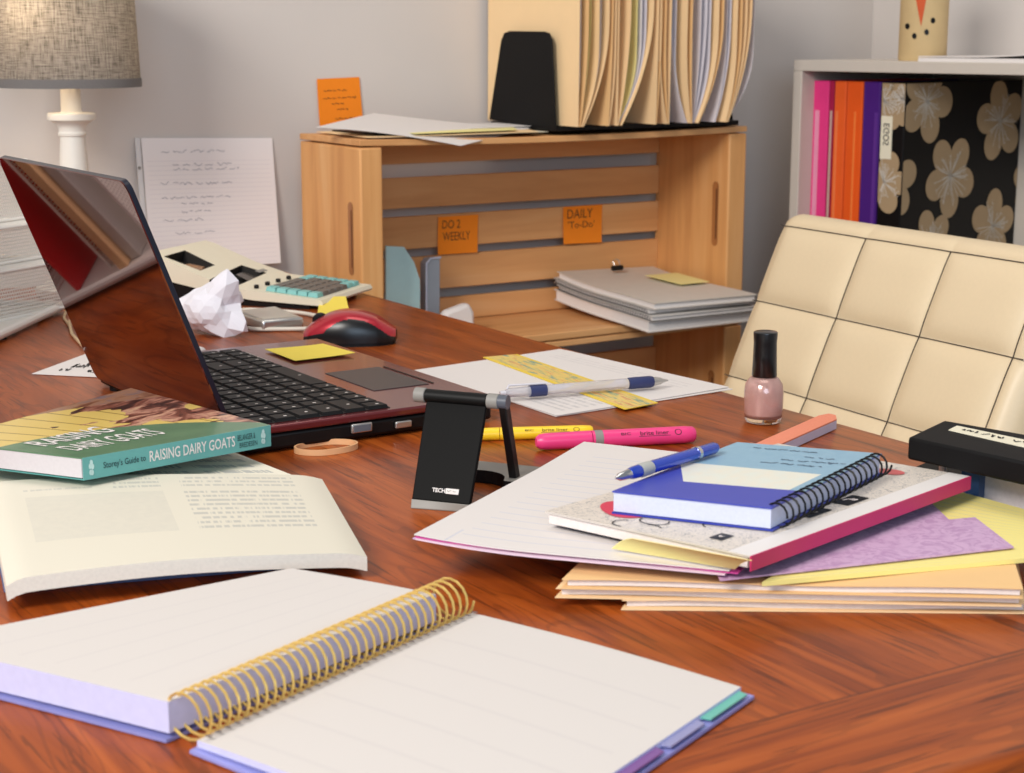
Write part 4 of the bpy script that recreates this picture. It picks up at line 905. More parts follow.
# ------------------------------------------------------------------ sheets, bookmark strip and pen near the desk edge
def loose(name, label, pix, z, mat, t=.0005, fz=None, group=None, cat='paper', nu=12, nv=12):
    q = bil([D(*p, z) for p in pix]); fz_ = fz or (lambda u, v: 0.0)
    m = MB(); m.sheet(lambda u, v: q(u, v) + Z*fz_(u, v), nu, nv, t); return tag(m.build(name, mat), label, cat, group), q
dot = printed('printed_sheet', (224, 217, 213), (150, 146, 150), [(.55, .95, .06, .5, 10, 'text', .35), (.1, .9, .80, .92, 3, 'text', .15)])
loose('paper_sheet', 'lower white sheet under the printed one near the desk edge', ((418, 370.5), (556, 416.5), (733, 389), (566, 350)), .001, 'paper', .0005, None)
o, qp = loose('paper_sheet', 'white printed sheet under the yellow bookmark and the clear pen', ((414, 370), (557, 415.5), (729, 387), (560, 349)), .002, dot, .0005, lambda u, v: .004*max(0, v - .8)**2)
strip = NT('bookmark_print'); nz = strip.noise(strip.coord('UV'), 9, 4, .6, 1.0); uv = strip.sep(strip.coord('UV'))
sc1 = strip.ramp(nz, [(.36, lin((120, 160, 150))), (.46, lin((226, 200, 110))), (.56, lin((238, 206, 120))), (.66, lin((206, 130, 96)))])
bd = strip.m('GREATER_THAN', strip.m('ABSOLUTE', strip.m('SUBTRACT', uv[1], .5)), .40); strip.base(strip.mix(bd, sc1, lin((238, 206, 70))), .4); strip = strip.mat
loose('bookmark', 'yellow patterned bookmark strip lying across the printed sheet', ((483, 357), (625, 409), (658, 402.5), (517, 354)), .0032, strip, .0008, None, None, 'bookmark', 16, 3)
pA, pB = D(500, 400, .004), D(668, 386.5, .004); d = (pB - pA).normalized(); L = (pB - pA).length; side = d.cross(Z).normalized(); ax = (side, -d.cross(side), d); cc = pA + Z*.0062
pen = thing('ballpoint_pen', 'clear ballpoint pen with navy grip lying on the printed sheet', 'pen', (pA + pB)/2)
clear = NT('clear_plastic'); clear.base(lin((226, 222, 226)), .12); clear.b.inputs['Transmission Weight'].default_value = .55; clear.b.inputs['IOR'].default_value = 1.2; clear = clear.mat
navy = plain('navy_rubber', (44, 52, 96), .5)
m = MB(); m.lathe([(.0030, L*.03), (.0044, L*.05), (.0050, L*.20), (.0052, L*.75)], cc, 24, ax); m.build('barrel', clear, pen)
m = MB(); m.lathe([(.0054, L*.755), (.0058, L*.77), (.0058, L*.89), (.0050, L*.905)], cc, 24, ax); m.build('grip', navy, pen)
m = MB(); m.lathe([(.0048, L*.905), (.0032, L*.955), (.0022, L*.965), (.0006, L*1.0)], cc, 20, ax); m.build('tip', 'silver', pen)
m = MB(); m.lathe([(.0056, L*.17), (.0056, L*.265)], cc, 24, ax); m.build('inner_plug', navy, pen)
m = MB(); m.lathe([(.0022, 0), (.0026, .004), (.0026, L*.05)], cc, 16, ax); m.build('button', plain('clear_button', (206, 204, 210), .2), pen)
m = MB(); m.tube([cc + d*(L*.04) + Z*.004, cc + d*(L*.05) + Z*.0072, cc + d*(L*.27) + Z*.0066], .0011, 8); m.build('clip', plain('clip_clear', (214, 212, 218), .2), pen)

# ------------------------------------------------------------------ nail polish and nail buffer
NP = D(763, 422, 0); ns = (NP - EYEP).length/F_PX
np_ = thing('nail_polish', 'bottle of pink shimmer nail polish with a tall black cap', 'nail polish', NP)
gl = NT('thick_glass'); gl.base(lin((238, 226, 222)), .04); gl.b.inputs['Transmission Weight'].default_value = 1.0; gl.b.inputs['IOR'].default_value = 1.45; gl = gl.mat
pol = NT('pink_shimmer'); nz = pol.noise(pol.coord(), 900, 2); pol.base(pol.mix(nz, lin((246, 196, 188)), lin((255, 226, 218))), .2, .1, .5); pol = pol.mat
k_ = ns*1.03
m = MB(); m.lathe([(14*k_, 0), (16.5*k_, 1*k_), (18*k_, 4*k_), (18.6*k_, 16*k_), (18.8*k_, 30*k_), (17.6*k_, 38*k_), (13.5*k_, 43.5*k_), (9.5*k_, 45*k_)], NP + Z*.0002, 48); m.build('bottle', gl, np_)
m = MB(); m.lathe([(11*k_, 5.2*k_), (14.6*k_, 6.2*k_), (17.3*k_, 9*k_), (18.1*k_, 16*k_), (18.3*k_, 30*k_), (17.1*k_, 37.6*k_), (13.1*k_, 43*k_), (9.0*k_, 44.4*k_)], NP, 48); m.build('varnish', pol, np_)
m = MB(); m.lathe([(11.6*k_, 45.1*k_), (12*k_, 46*k_), (11.3*k_, 66*k_), (11.0*k_, 78*k_), (11.6*k_, 86.5*k_), (11.4*k_, 87.6*k_), (10.5*k_, 88.2*k_)], NP, 40); m.build('cap', NT('cap_black').base(lin((16, 15, 16)), .28, 0, .3).mat, np_)
q = [D(742, 443.5, .0145), D(764, 445.5, .0145), D(837, 413.5, .0145), D(836, 409.5, .0145), D(829, 408, .0145), D(819, 410, .0145)]
fb = thing('nail_buffer', 'coral and white nail buffer stick behind the blue spiral notebook', 'nail file', D(790, 432, 0))
q = [p - Z*.005 for p in q]; 
m = MB(); m.slab([p for p in q], .0012); m.build('coral_side', plain('coral_grit', (234, 142, 112), .9, var=.12, scale=900), fb)
m = MB(); m.slab([p - Z*.0012 for p in q], .0076); m.build('foam_core', plain('foam_lilac_white', (214, 210, 232), .8), fb)

# ------------------------------------------------------------------ the heap at the right: folders, pad, purple card, sheets, magazine, notebook
def prism(pix, z, t): return MB().slab([D(*p, z) for p in pix], t)
def mfolder(label, pix, z, mat, tabx=None, white=.4):
    a = [D(*p, z) for p in pix]; ctr = sum(a, V((0, 0, 0)))/len(a); t = thing('file_folder', label, 'folder', V((ctr.x, ctr.y, z + TOP - .0058)), 0, 'manila folders under the heap of papers')
    q = bil(a)
    m = MB(); m.sheet(lambda u, v: q(u, v) + Z*(.0006*math.sin(9*u)), 16, 4, .0007); m.build('front_leaf', mat, t)
    m = MB(); m.sheet(lambda u, v: q(.01 + .985*u, .012 + .97*v) + Z*(-.0010 + .0006*math.sin(9*u)), 16, 4, .0038); m.build('papers', 'paper_edge', t)
    m = MB(); m.sheet(lambda u, v: q(u, v - .01) - Z*.0050, 16, 4, .0007); m.build('rear_leaf', mat, t)
mfolder('lowest manila folder under the heap of papers, touching the desk', ((622, 600), (1026, 604), (1010, 520), (690, 500)), .006, 'manila', white=.6)
mfolder('middle manila folder of the three under the heap of papers', ((556, 588), (1022, 597), (1000, 520), (640, 500)), .012, 'manila')
mfolder('topmost manila folder of the three, just under the purple card', ((562, 579), (1023, 589), (1000, 515), (650, 495)), .018, 'manila2')
ypm = printed('legal_pad', (244, 228, 142), (150, 170, 190), [(.02, .98, .02, .98, 22, 'rule', .35)])
loose('legal_pad', 'yellow lined legal pad sheets sticking out from under the purple card', ((762, 582), (1052, 556), (1090, 527), (925, 482)), .0215, ypm, .0028, None, None, 'pad')
pur = NT('purple_card'); nz = pur.noise(pur.coord(), 70, 4, .6, 2.5); pur.base(pur.ramp(nz, [(.4, lin((186, 146, 184))), (.56, lin((206, 170, 202)))]), .7); pur = pur.mat
m = MB(); m.slab([D(*p, .0235) for p in ((720, 580), (1014, 547), (975, 517), (949, 519.5), (925, 497), (800, 480), (700, 540))], .0008); o = tag(m.build('purple_folder', pur), 'mottled purple card folder under the pink-spined magazine', 'folder')
# sheets with a curled corner
lnd = printed('ruled_sheet', (222, 215, 211), (186, 190, 210), [(.12, .97, .06, .90, 17, 'rule', .5), (.10, .108, 0, 1, 1, 'rule', .5)])
def curl(u, v): return .016*max(0, 1 - math.hypot(u, v)/.40)**2 - .004*v
hp = ((416, 543), (736, 571), (858, 470), (590, 441))
HP = bil([D(414, 541, .0285), D(736, 571, .0285), D(850, 466, .0285), D(591, 437.5, .0255)])
zs = [(.006, .0012, 'mag', plain('magenta_sheet', (206, 70, 150), .6), 'thin magenta sheet peeping out between the curled loose sheets'), (.0, .0, 'ruled', lnd, 'top ruled white sheet with a curled corner pointing at the phone stand'), (.010, .0022, 'pink', plain('pink_sheet', (232, 206, 222), .8), 'pale pink sheet just under the ruled white one'), (-.012, .0036, 'lil', plain('lilac_sheet', (206, 176, 214), .8), 'lilac sheet lowest of the curled loose sheets')]
for k, (sh_, dz, _, mt_, lab) in enumerate(zs):
    m = MB(); m.sheet(lambda u, v: HP(u*(1 - .02*k) + sh_, v*(1 - .05*k)*(.90 if _ == 'mag' else 1) - (sh_*.8 if _ != 'mag' else .003 - .014*math.sin(3*u))) + Z*(-dz + .0045*max(0, 1 - u*2.4)**2*max(0, 1 - v*1.5)), 20, 16, .0006)
    tag(m.build('paper_sheet', mt_), lab, 'paper')
q = bil([D(612, 548, .0305), D(735, 568.5, .0305), D(752, 560, .0425), D(632, 538, .0425)])
m = MB(); m.sheet(lambda u, v: q(u, v) + Z*.0016*math.sin(math.pi*v), 8, 8, .0005); tag(m.build('sticky_note', 'yellow_paper'), 'pale yellow sticky note draped over the front edge of the doodled book', 'note')
# magazine or sketchbook with pink spine
MGZ = .0405
mNL, mNR, mFR = D(545, 511, MGZ), D(750, 556, MGZ), D(970, 476, MGZ); mFL = mNL + (mFR - mNR)
sk = thing('sketchbook', 'doodled grey and white book with a bright pink spine under the blue notebook', 'book', V(((mNL.x + mFR.x)/2, (mNL.y + mFR.y)/2, TOP + .0305)))
mq = bil([mNL, mNR, mFR, mFL])
dd = NT('doodle_cover'); uvn = dd.coord('UV'); nz = dd.noise(dd.mapping(uvn, (7, 9, 1)), 6, 5, .7, 2.0); u3 = dd.sep(uvn)
dcol = dd.ramp(nz, [(.36, lin((150, 146, 144))), (.46, lin((214, 204, 194))), (.6, lin((226, 214, 200)))])
dcol = dd.mix(dd.m('GREATER_THAN', u3[0], .90), dcol, lin((232, 226, 222))); dd.base(dcol, .45); dd = dd.mat
m = MB(); m.sheet(lambda u, v: mq(u, v), 10, 10, .0012); cvr = m.build('front_cover', dd, sk)
m = MB(); m.sheet(lambda u, v: mq(.01 + .97*u, .008 + .984*v) - Z*.0013, 6, 6, .0070); m.build('page_block', 'paper_edge', sk)
m = MB(); m.sheet(lambda u, v: mq(u, .03 + .97*v) - Z*.0086, 4, 4, .0014); m.build('rear_cover', plain('navy_cover', (40, 38, 74), .5), sk)
mdn = (mFR - mNR).normalized().cross(Z); m = MB(); m.slab([mNR, mFR, mFR - Z*.0094, mNR - Z*.0094], .001, down=mdn); m.build('spine', plain('hot_pink_spine', (206, 44, 104), .45), sk)
m = MB(); red = lambda pts: m.add([mq(u, v) + Z*.0005 for u, v in pts], [tuple(range(len(pts)))])
red([(.24 + .14*math.cos(t), .155 + .085*math.sin(t)*(1 + .3*math.cos(t))) for t in [i*math.pi/12 for i in range(24)]]); m.build('red_print', plain('red_print', (212, 56, 84), .5), cvr, recalc=False)
m = MB(); m.add([mq(.70 + .07*math.cos(t), .90 + .03*math.sin(t)) + Z*.0005 for t in [i*math.pi/10 for i in range(20)]], [tuple(range(20))]); m.build('red_print', plain('red_print2', (206, 96, 96), .5), cvr, recalc=False)
for (u0, v0, du, dv) in ((.72, .20, .12, .11), (.76, .36, .11, .10), (.80, .52, .08, .10), (.74, .06, .06, .05)):
    m = MB(); m.add([mq(u0, v0) + Z*.0005, mq(u0 + du, v0) + Z*.0005, mq(u0 + du, v0 + dv) + Z*.0005, mq(u0, v0 + dv) + Z*.0005], [(0, 1, 2, 3)]); bx_ = m.build('printed_box', 'black', cvr, recalc=False)
    m = MB(); scribble(m, mq, [(u0 + .02, u0 + du - .02, v0 + dv*.5, dv*.18)], Z, .0008, .0008, int(v0*100)); m.build('printed_mark', 'paper_edge', bx_, smooth=False, recalc=False)
m = MB()
rs = random.Random(3)
for k in range(9):
    cu, cv_ = rs.uniform(.35, .68), rs.uniform(.03, .30); pts = [mq(cu + .04*math.cos(t)*(1 + .2*k % 1), cv_ + .03*math.sin(t)) + Z*.0006 for t in [i*.5 + k for i in range(rs.randint(4, 9))]]
    for a, b in zip(pts, pts[1:]):
        s = (b - a).normalized().cross(Z)*.0005; m.add([a - s, b - s, b + s, a + s], [(0, 1, 2, 3)])
m.build('line_drawing', 'ink', cvr, smooth=False, recalc=False)
# blue wire-bound notebook
NZ = .056
nA, nB, nC, nD = D(612, 491, NZ), D(772, 508, NZ), D(882, 453.5, NZ), D(737, 442, NZ)
nbk = thing('spiral_notebook', 'blue wire-bound notebook with a cream patch on top of the heap', 'notebook', V(((nA.x + nC.x)/2, (nA.y + nC.y)/2, TOP + MGZ)))
nq = bil([nA, nB, nC, nD])
nc = NT('blue_notebook_cover'); uv = nc.sep(nc.coord('UV')); u, v = uv[0], uv[1]; nz = nc.noise(nc.comb(u, v, 0.0), 14, 3)
top = nc.mix(nz, lin((132, 172, 196)), lin((150, 186, 206))); royal = lin((66, 76, 176)); cream = nc.mix(nz, lin((238, 226, 204)), lin((222, 232, 226)))
low = nc.m('LESS_THAN', v, nc.m('ADD', .24, nc.m('MULTIPLY', u, .04))); wedge = nc.m('LESS_THAN', v, nc.m('SUBTRACT', .52, nc.m('MULTIPLY', u, 1.10)))
patch = nc.m('MULTIPLY', nc.m('MULTIPLY', nc.m('LESS_THAN', v, .56), nc.m('GREATER_THAN', v, .24)), nc.m('LESS_THAN', u, .90))
cc_ = nc.mix(patch, top, cream); cc_ = nc.mix(nc.m('MAXIMUM', low, wedge), cc_, royal); nc.base(cc_, .4); nc = nc.mat
m = MB(); m.sheet(lambda u, v: nq(u, v), 8, 8, .0009); nf = m.build('front_cover', nc, nbk)
m = MB(); m.sheet(lambda u, v: nq(.006 + .985*u, .006 + .988*v) - Z*.0010, 6, 6, .0125); m.build('page_block', plain('bluish_pages', (206, 210, 232), .85, var=.08, scale=500), nbk)
m = MB(); m.sheet(lambda u, v: nq(u*1.01, v) - Z*.0138, 4, 4, .0012); m.build('rear_cover', plain('royal_blue_cover', (44, 58, 160), .4), nbk)
m = MB(); scribble(m, nq, [(.18, .62, .915, .008), (.60, .80, .82, .008), (.50, .84, .745, .010), (.42, .82, .675, .010), (.80, .92, .76, .006)], Z, .0006, .0004, 21); m.build('lettering', plain('grey_blue_ink', (84, 104, 128), .6), nf, smooth=False, recalc=False)
m = MB(); cdir = (nC - nB); cn = cdir.normalized(); co_ = cn.cross(Z); turns = 19; hel = []
for i in range(turns*14 + 1):
    t = i/(turns*14); a = 2*math.pi*turns*t; hel.append(nB + cdir*(.02 + .96*t) - Z*.0062 + co_*(.0008 + .0082*math.cos(a)) + Z*(.0082*math.sin(a)))
m.tube(hel, .00075, 6); m.build('wire_coil', 'black', nbk)
# blue retractable pen along the notebook
pA, pB = D(615, 485.5, .0565), D(716, 454, .0565); d = (pB - pA).normalized(); L = (pB - pA).length; side = d.cross(Z).normalized(); ax = (side, -d.cross(side), d); cc = pA + Z*.0048
bp_ = thing('ballpoint_pen', 'blue metallic ballpoint pen with a chrome tip resting along the blue notebook', 'pen', (pA + pB)/2)
bm1 = NT('blue_metal').base(lin((44, 78, 200)), .22, .5, .5).mat
m = MB(); m.lathe([(.0035, L*.13), (.0042, L*.16), (.0044, L*.22)], cc, 20, ax); m.build('nose', bm1, bp_)
m = MB(); m.lathe([(.0006, 0), (.0016, .003), (.0026, L*.04), (.0034, L*.13)], cc, 20, ax); m.build('tip', 'chrome', bp_)
m = MB(); m.lathe([(.0045, L*.225), (.0048, L*.24), (.0046, L*.33)], cc, 20, ax); m.build('grip_ring', plain('grey_grip', (176, 176, 170), .5), bp_)
m = MB(); m.lathe([(.0042, L*.335), (.0044, L*.36), (.0042, L*.97), (.0030, L)], cc, 20, ax); m.build('barrel', bm1, bp_)
m = MB(); m.lathe([(.0047, L*.78), (.0047, L*.81)], cc, 20, ax); m.build('trim_ring', 'chrome', bp_)
# black binder lying at the right edge
BZ_ = .060
bq = [D(908, 437, BZ_), D(944, 420, BZ_), D(1085, 444.5, BZ_), D(1085, 475, BZ_)]
bi = thing('ring_binder', 'black ring binder with a white label strip lying flat by the chair', 'binder', V((sum(p.x for p in bq)/4, sum(p.y for p in bq)/4, TOP)))
m = MB(); m.slab(bq, .0165); tpb = m.build('spine_block', 'matte_black', bi, bevel=.002)
bqf = bil([bq[0], bq[3], bq[2], bq[1]])
m = MB(); lbq = bil([D(948.5, 429.8, BZ_ + .0006), D(1060, 455, BZ_ + .0006), D(1060, 447, BZ_ + .0006), D(957, 425.5, BZ_ + .0006)]); m.slab([lbq(0, 0), lbq(1, 0), lbq(1, 1), lbq(0, 1)], .0005); lbm = m.build('label', 'cream', tpb)
m = MB(); scribble(m, lbq, [(.10, .24, .55, .2), (.28, .48, .5, .2), (.58, .70, .5, .2), (.76, .9, .5, .2)], Z, .0006, .0004, 31); m.build('lettering', 'ink', lbm, smooth=False, recalc=False)
ins = (bq[1] - bq[0])*.0
lowq = [D(914, 467, .007), D(950, 452, .007), D(1120, 480, .007), D(1120, 540, .007), D(985, 491, .007)]
m = MB(); m.slab(lowq, .0065); m.build('lower_cover', 'matte_black', bi, bevel=.001)
m = MB(); m.slab([D(982, 470, .036), D(1090, 500, .036), D(1130, 470, .036), D(1010, 452, .036)], .026); m.build('pages', 'paper_edge', bi)
m = MB(); m.slab([D(962, 466, .040), D(980, 469, .040), D(1010, 452, .040), D(985, 448, .040)], .030); m.build('divider_sheets', plain('blue_divider', (50, 78, 120), .5), bi)
m = MB(); rp = D(943, 466, .022); m.tube([rp - Z*.014, rp - Z*.004, rp + Z*.006, rp + Z*.016], .003, 10); m.build('ring', 'silver', bi)

# ------------------------------------------------------------------ things in and on the crate
ts = CT + .0035
def cq(px, py, z): return D(px, py, z)
def on_crate(name, label, pix, z, mat, fz=None, t=.0006, cat='paper', group='papers on the crate top'):
    q = bil([c(a, b, z) for a, b in pix]); m = MB(); m.sheet(lambda u, v: q(u, v) + Z*(fz(u, v) if fz else 0), 20, 8, t); return tag(m.build(name, mat), label, cat, group), q
on_crate('paper_sheet', 'cream sheet lowest of the papers on the crate top', ((.03, .01), (.33, .02), (.33, .185), (.03, .18)), ts + .0006, 'cream')
on_crate('file_folder', 'thin manila folder between the loose papers on the crate top', ((.015, .005), (.30, .0), (.36, .17), (.02, .18)), ts + .0024, 'manila', None, .0010, 'folder')
on_crate('notebook', 'dark thin notebook among the loose papers on the crate top', ((.04, .02), (.17, .03), (.17, .17), (.04, .17)), ts + .0046, 'matte_black', None, .0016, 'notebook')
on_crate('paper_sheet', 'yellow sheet showing under the white ones on the crate top', ((.09, .0), (.27, .012), (.33, .13), (.10, .17)), ts + .0056, 'yellow_paper')
on_crate('paper_sheet', 'white sheet on the crate top that reaches the file sorter', ((.22, .06), (.34, .075), (.33, .17), (.2, .185)), ts + .0066, 'paper', lambda u, v: .001*v)
q = bil([RP(316, 127, c(0, .05, 0), E2), RP(461, 145.5, c(0, -.030, 0), E2), RP(530, 128, c(0, .07, 0), E2), RP(374, 113, c(0, .17, 0), E2)])
m = MB(); m.sheet(lambda u, v: q(u, v) + Z*(.004*math.sin(math.pi*u)*(1 - v) - .002*math.sin(math.pi*u)*v + .0), 24, 16, .0006); tag(m.build('paper_sheet', 'paper'), 'top white sheet whose corner hangs over the front of the crate', 'paper', 'papers on the crate top')
# orange sticky notes
def vsticky(label, pix, p0, n, lines, curlv=0.0, name='sticky_note', ang=0.0):
    a = [RP(x, y, p0, n) for x, y in pix]; q = bil(a); t = thing(name, label, 'note', V(((a[0].x + a[2].x)/2, (a[0].y + a[2].y)/2, min(p.z for p in a))), 0, 'orange sticky notes')
    fn = lambda u, v: q(u, v) - n*(.0012 + curlv*(1 - v)**2)
    m = MB(); m.sheet(fn, 8, 8, .0004, down=n); pg = m.build('note_paper', 'orange', t)
    m = MB()
    for ln in lines:
        if isinstance(ln[0], str): put_text(m, ln[0], fn, ln[1], ln[2], ln[3], ln[4], -n, .0005, -.004)
        else: scribble(m, fn, [ln], -n, .0004, .0005, 3)
    m.build('handwriting', plain('brown_ink', (92, 52, 22), .7), pg, smooth=False, recalc=False)
SLB = c(0, CD - .0115, 0)
vsticky('orange sticky note reading do weekly, on the crate slats at the left', ((436.5, 254.5), (476, 252), (478, 214.5), (438, 217)), SLB, E2, (('DO 2', .10, .55, .68, .90), ('WEEKLY', .12, .80, .36, .58)), .004)
vsticky('orange sticky note reading daily to-do, on the crate slats at the right', ((562, 244), (600, 242), (602, 204.5), (563, 207)), SLB, E2, (('DAILY', .10, .75, .68, .92), ("'To-Do'", .12, .80, .42, .60)), .004)
vsticky('orange sticky note stuck to the wall above the left end of the crate', ((319, 126), (362.5, 124), (359, 77), (316.5, 79)), E(0, WB - .002, 0), E2, ((.14, .70, .74, .02), (.12, .88, .58, .02), (.30, .60, .46, .02), (.42, .68, .34, .02), (.36, .86, .14, .02)), .002)
# file sorter with manila folders
pb0 = RP(556, 131, c(0, .004, 0), E2); sa0 = pb0.dot(E1) - CA; pb1 = RP(737, 122, c(0, .012, 0), E2); sa1 = pb1.dot(E1) - CA
srt = thing('file_sorter', 'black file sorter holding manila folders on top of the crate', 'file sorter', c((sa0 + sa1)/2, .10, ts), ANG)
m = MB(); m.box(c((sa0 + sa1)/2, .10, ts + .005), sa1 - sa0, .185, .008, E1, E2); m.build('base', 'black', srt, bevel=.001)
zt = RP(530, 31, c(sa0, 0, 0), E1).z - TOP
tb = [RP(px, py, c(sa0, 0, 0), E1) for px, py in ((489, 119.5), (556, 131), (552, 40), (549, 33), (544, 31.5), (509, 31), (504, 33), (501, 40))]
m = MB(); m.slab(tb, .002, down=E1); m.build('end_plate', 'matte_black', srt, bevel=.0008)
m = MB(); m.slab([c(sa1, .02, ts), c(sa1, .18, ts), c(sa1, .16, ts + .14), c(sa1, .05, ts + .14)], .002, down=-E1); m.build('end_plate', 'matte_black', srt, bevel=.0008)
FB0 = ts + .0095; FH = .30
wpaper = plain('grey_white_paper', (222, 216, 222), .8)
def fsheet(name, label, a, A, kc, mat, b0, b1, h, cat, group, lean=0.0):
    def off(v):
        t_ = min(1.0, v/kc); return A*(1 - (1 - t_)**2) + lean*v
    m = MB(); m.sheet(lambda u, v: c(a + off(v) , b0 + (b1 - b0)*u, FB0 + h*v), 2, 24, .0007, down=E1); return tag(m.build(name, mat, ang=60), label, cat, group)
groups = [(577, [(0, 'manila'), (.006, 'w'), (.013, 'manila2'), (.021, 'y'), (.029, 'manila'), (.036, 'w'), (.044, 'manila')]),
          (607, [(.006, 'manila2'), (.010, 'manila')]),
          (616, [(0, 'manila'), (.020, 'manila'), (.036, 'y'), (.043, 'w'), (.050, 'w'), (.056, 'manila')]),
          (654, [(.002, 'manila'), (.007, 'manila2')]),
          (666, [(-.016, 'manila'), (-.008, 'manila2'), (0, 'manila')]),
          (688, [(-.034, 'w'), (-.026, 'w'), (-.012, 'manila'), (-.004, 'manila2')]),
          (694, [(.012, 'w'), (.022, 'w'), (.028, 'w'), (.036, 'manila'), (.044, 'manila2')]),
          (716, [(.020, 'w'), (.026, 'w')]),
          (724, [(.018, 'manila'), (.026, 'manila2'), (.034, 'manila'), (.042, 'manila'), (.052, 'w')])]
fi = 0
pl_ = {'manila': 'manila folder', 'manila2': 'deeper tan manila folder', 'w': 'white papers', 'y': 'yellow papers'}
ordn = ['first', 'second', 'third', 'fourth', 'fifth', 'sixth', 'seventh', 'eighth', 'ninth', 'tenth', 'eleventh', 'twelfth', 'thirteenth', 'fourteenth', 'fifteenth', 'sixteenth', 'seventeenth', 'eighteenth', 'nineteenth', 'twentieth', 'twenty-first', 'twenty-second', 'twenty-third', 'twenty-fourth', 'twenty-fifth', 'twenty-sixth', 'twenty-seventh', 'twenty-eighth', 'twenty-ninth', 'thirtieth', 'thirty-first', 'thirty-second', 'thirty-third', 'thirty-fourth', 'thirty-fifth', 'thirty-sixth', 'thirty-seventh', 'thirty-eighth']
allf = []
for gi, (px, lst) in enumerate(groups):
    a = RP(px, 130, c(0, -.035, 0), E2).dot(E1) - CA
    lst = sorted(lst, key=lambda q_: q_[0])
    for k, (A, kind) in enumerate(lst): allf.append((a + .0016*k, A, kind, .38 + .07*((gi*3 + k) % 4)))
allf.sort(key=lambda q_: q_[0] + q_[1]*.6)
for k, (a, A, kind, kc) in enumerate(allf):
    isf = kind.startswith('m'); nm = 'file_folder' if isf else 'paper_sheaf'
    lab = ('%s standing in the black sorter, %s sheet from its front plate' % (pl_[kind], ordn[k]))
    if k == 0: lab = 'broad manila folder face right behind the black front plate of the sorter'
    fsheet(nm, lab, a, A, kc, {'manila': 'manila', 'manila2': 'manila2', 'w': wpaper, 'y': 'yellow_paper'}[kind], -.038 if isf else -.030, .222 if isf else .205, FH if isf else FH - .02, 'folder' if isf else 'paper', 'folders and papers in the black sorter', lean=.002)
# notebooks on the crate floor
stk = [((.30, .01), .0)]
zf = CBOT + .013
def crate_q(pix, z): return [D(*p, z) for p in pix]
nb_l = [('white writing pad lowest of the notebook pile in the crate', .00, .38, 'notepad'),
        ('wire-bound white notebook in the middle of the pile in the crate', .39, .57, 'notebook'),
        ('thin grey wire-bound notebook second from the top of the pile', .58, .76, 'notebook'),
        ('topmost pale grey notebook of the pile with a black binder clip', .78, 1.0, 'notebook')]
ZT = zf + .046
N0 = [RP(553, 300, c(0, .170, 0), E2), D(646, 333, zf + .0), D(750, 320, zf + .0), RP(652, 292, c(0, .185, 0), E2)]
N1 = [RP(556, 271, c(0, .170, 0), E2), D(653, 303, ZT), D(756, 294, ZT), RP(652, 266, c(0, .185, 0), E2)]
nq0, nq1 = bil(N0), bil(N1)
for k, (lab, f0, f1, cat) in enumerate(nb_l):
    sh0 = (.0, .02, -.015, .01)[k]
    at = lambda u, v, f: nq0(u, v)*(1 - f) + nq1(u, v)*f + (nq1(1, 0) - nq1(0, 0)).normalized()*sh0*.3
    bow = lambda u, v: -.007*math.sin(math.pi*min(1, u*1.0))*(.35 + .65*f1)*(1 - u)
    ctr = at(.5, .5, f0); t = thing('notebook' if k else 'notepad', lab, cat, ctr, 0, 'notebooks piled in the crate')
    cvm = plain('notebook_cover', ((232, 222, 214), (222, 216, 210), (200, 196, 192), (214, 206, 194))[k], .6)
    m = MB(); m.sheet(lambda u, v: at(u, v, f1) + Z*bow(u, v), 16, 4, .0012); m.build('cover', cvm, t)
    dv = .0012; H_ = lambda u, v: at(u, v, f1) + Z*bow(u, v)
    m = MB(); th = (at(.5, .5, f1) - at(.5, .5, f0)).length - .0026
    m.sheet(lambda u, v: H_(.012 + .976*u, .012 + .976*v) - Z*.0013, 16, 4, th); m.build('page_block', plain('notebook_pages', (232, 226, 222), .85, var=.1, scale=400), t)
    m = MB(); m.sheet(lambda u, v: H_(u, v) - Z*(th + .0014), 16, 4, .001); m.build('rear_cover', plain('rear_card', (120, 114, 110) if k in (1, 2) else (222, 212, 202), .6), t)
    if k in (1, 2):
        m = MB(); tn = 40; hp_ = []
        for i in range(tn*8 + 1):
            p = H_(.02 + .96*i/(tn*8), 0) - Z*(th/2 + .001); a = 2*math.pi*i/8; hp_.append(p + V((-.4, -.9, 0))*(.0032*math.cos(a)) + Z*(.0036*math.sin(a)))
        m.tube(hp_, .0005, 5); m.build('wire_coil', 'black', t)
z = ZT + .0006
q = bil([nq1(.30, .62), nq1(.62, .66), nq1(.60, .97), nq1(.28, .97)])
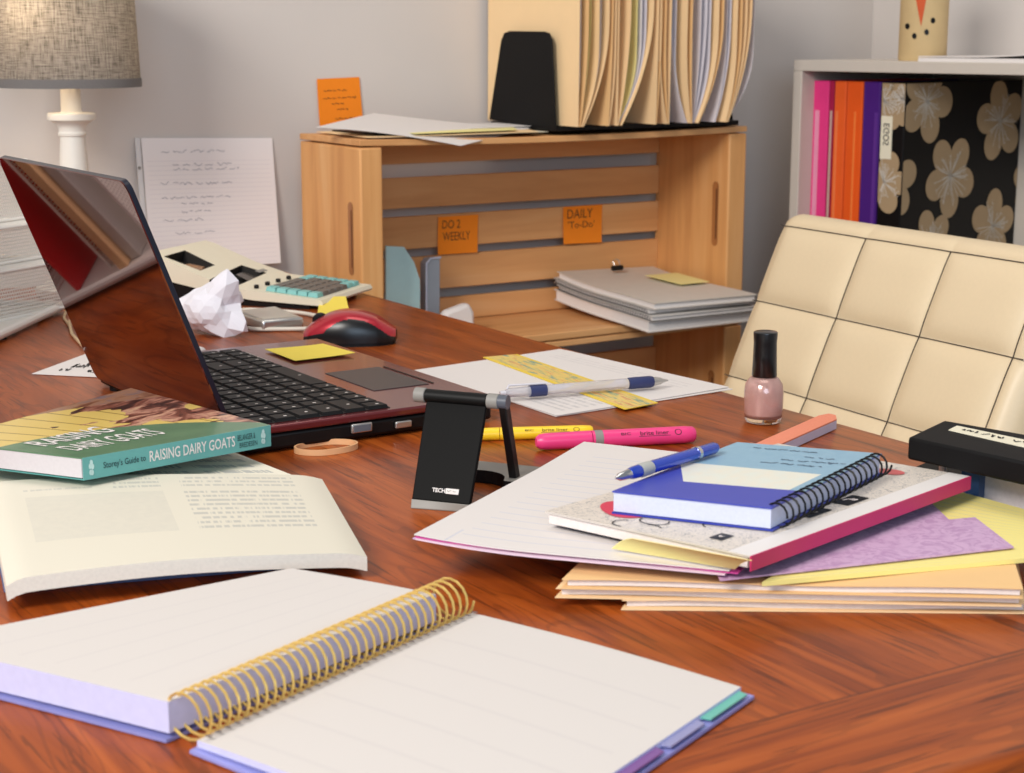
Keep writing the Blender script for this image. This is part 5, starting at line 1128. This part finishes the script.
m = MB(); m.sheet(lambda u, v: q(u, v) + Z*.0016, 4, 4, .0006); tag(m.build('sticky_note', 'yellow_paper'), 'pale yellow note lying on the topmost notebook in the crate', 'note')
bcp = nq1(.13, .5) + Z*.004; bc_ = thing('binder_clip', 'small black binder clip on the top notebook of the crate pile', 'clip', bcp)
m = MB(); m.tube([bcp - E1*.010 + Z*.003, bcp + E1*.010 + Z*.003], .0045, 8); m.build('body', 'black', bc_)
m = MB(); m.tube(smooth_path([bcp - E1*.005 + Z*.006, bcp - E1*.006 + Z*.014 + E2*.004, bcp + Z*.017 + E2*.005, bcp + E1*.006 + Z*.014 + E2*.004, bcp + E1*.005 + Z*.006]), .0008, 6); m.build('wire_handle', 'silver', bc_)
# aqua folder and clear holder at the left inside the crate
aq = [RP(x, y, c(0, .10, 0), E2) for x, y in ((386, 246), (404, 247), (414, 262), (420, 280), (420, 330), (386, 330))]
for p in aq: p.z = max(p.z, TOP + zf)
m = MB(); m.slab(aq, .004, down=E2); tag(m.build('aqua_folder', plain('aqua_card', (188, 226, 228), .6)), 'pale aqua folder standing inside the crate by its left panel', 'folder')
hl = [RP(x, y, c(0, .135, 0), E2) for x, y in ((420, 262), (424, 257), (434, 256), (434, 335), (420, 335))]
for p in hl: p.z = max(p.z, TOP + zf)
hold = thing('paper_holder', 'grey translucent plastic holder standing beside the aqua folder', 'holder', V((hl[0].x, hl[0].y, TOP + zf)))
m = MB(); m.slab(hl, .05, down=-E2*.4 + E1*.0); m.build('shell', plain('frosted_plastic', (150, 158, 168), .3), hold, bevel=.002)
m = MB(); m.tube([hl[4] - E2*.021, hl[0] - E2*.021, hl[1] - E2*.021, hl[2] - E2*.021], .0016, 8); m.build('rim', plain('pale_rim', (190, 196, 214), .3), hold)
wq = [RP(x, y, c(0, .06, 0), E2) for x, y in ((446, 312), (470, 303), (475, 312), (476, 340), (440, 340))]
for p in wq: p.z = max(p.z, TOP + zf)
m = MB(); m.slab(wq, .02, down=E2); tag(m.build('paper_roll', 'paper', bevel=.006), 'rolled white paper on the crate floor just behind the desk edge', 'paper')
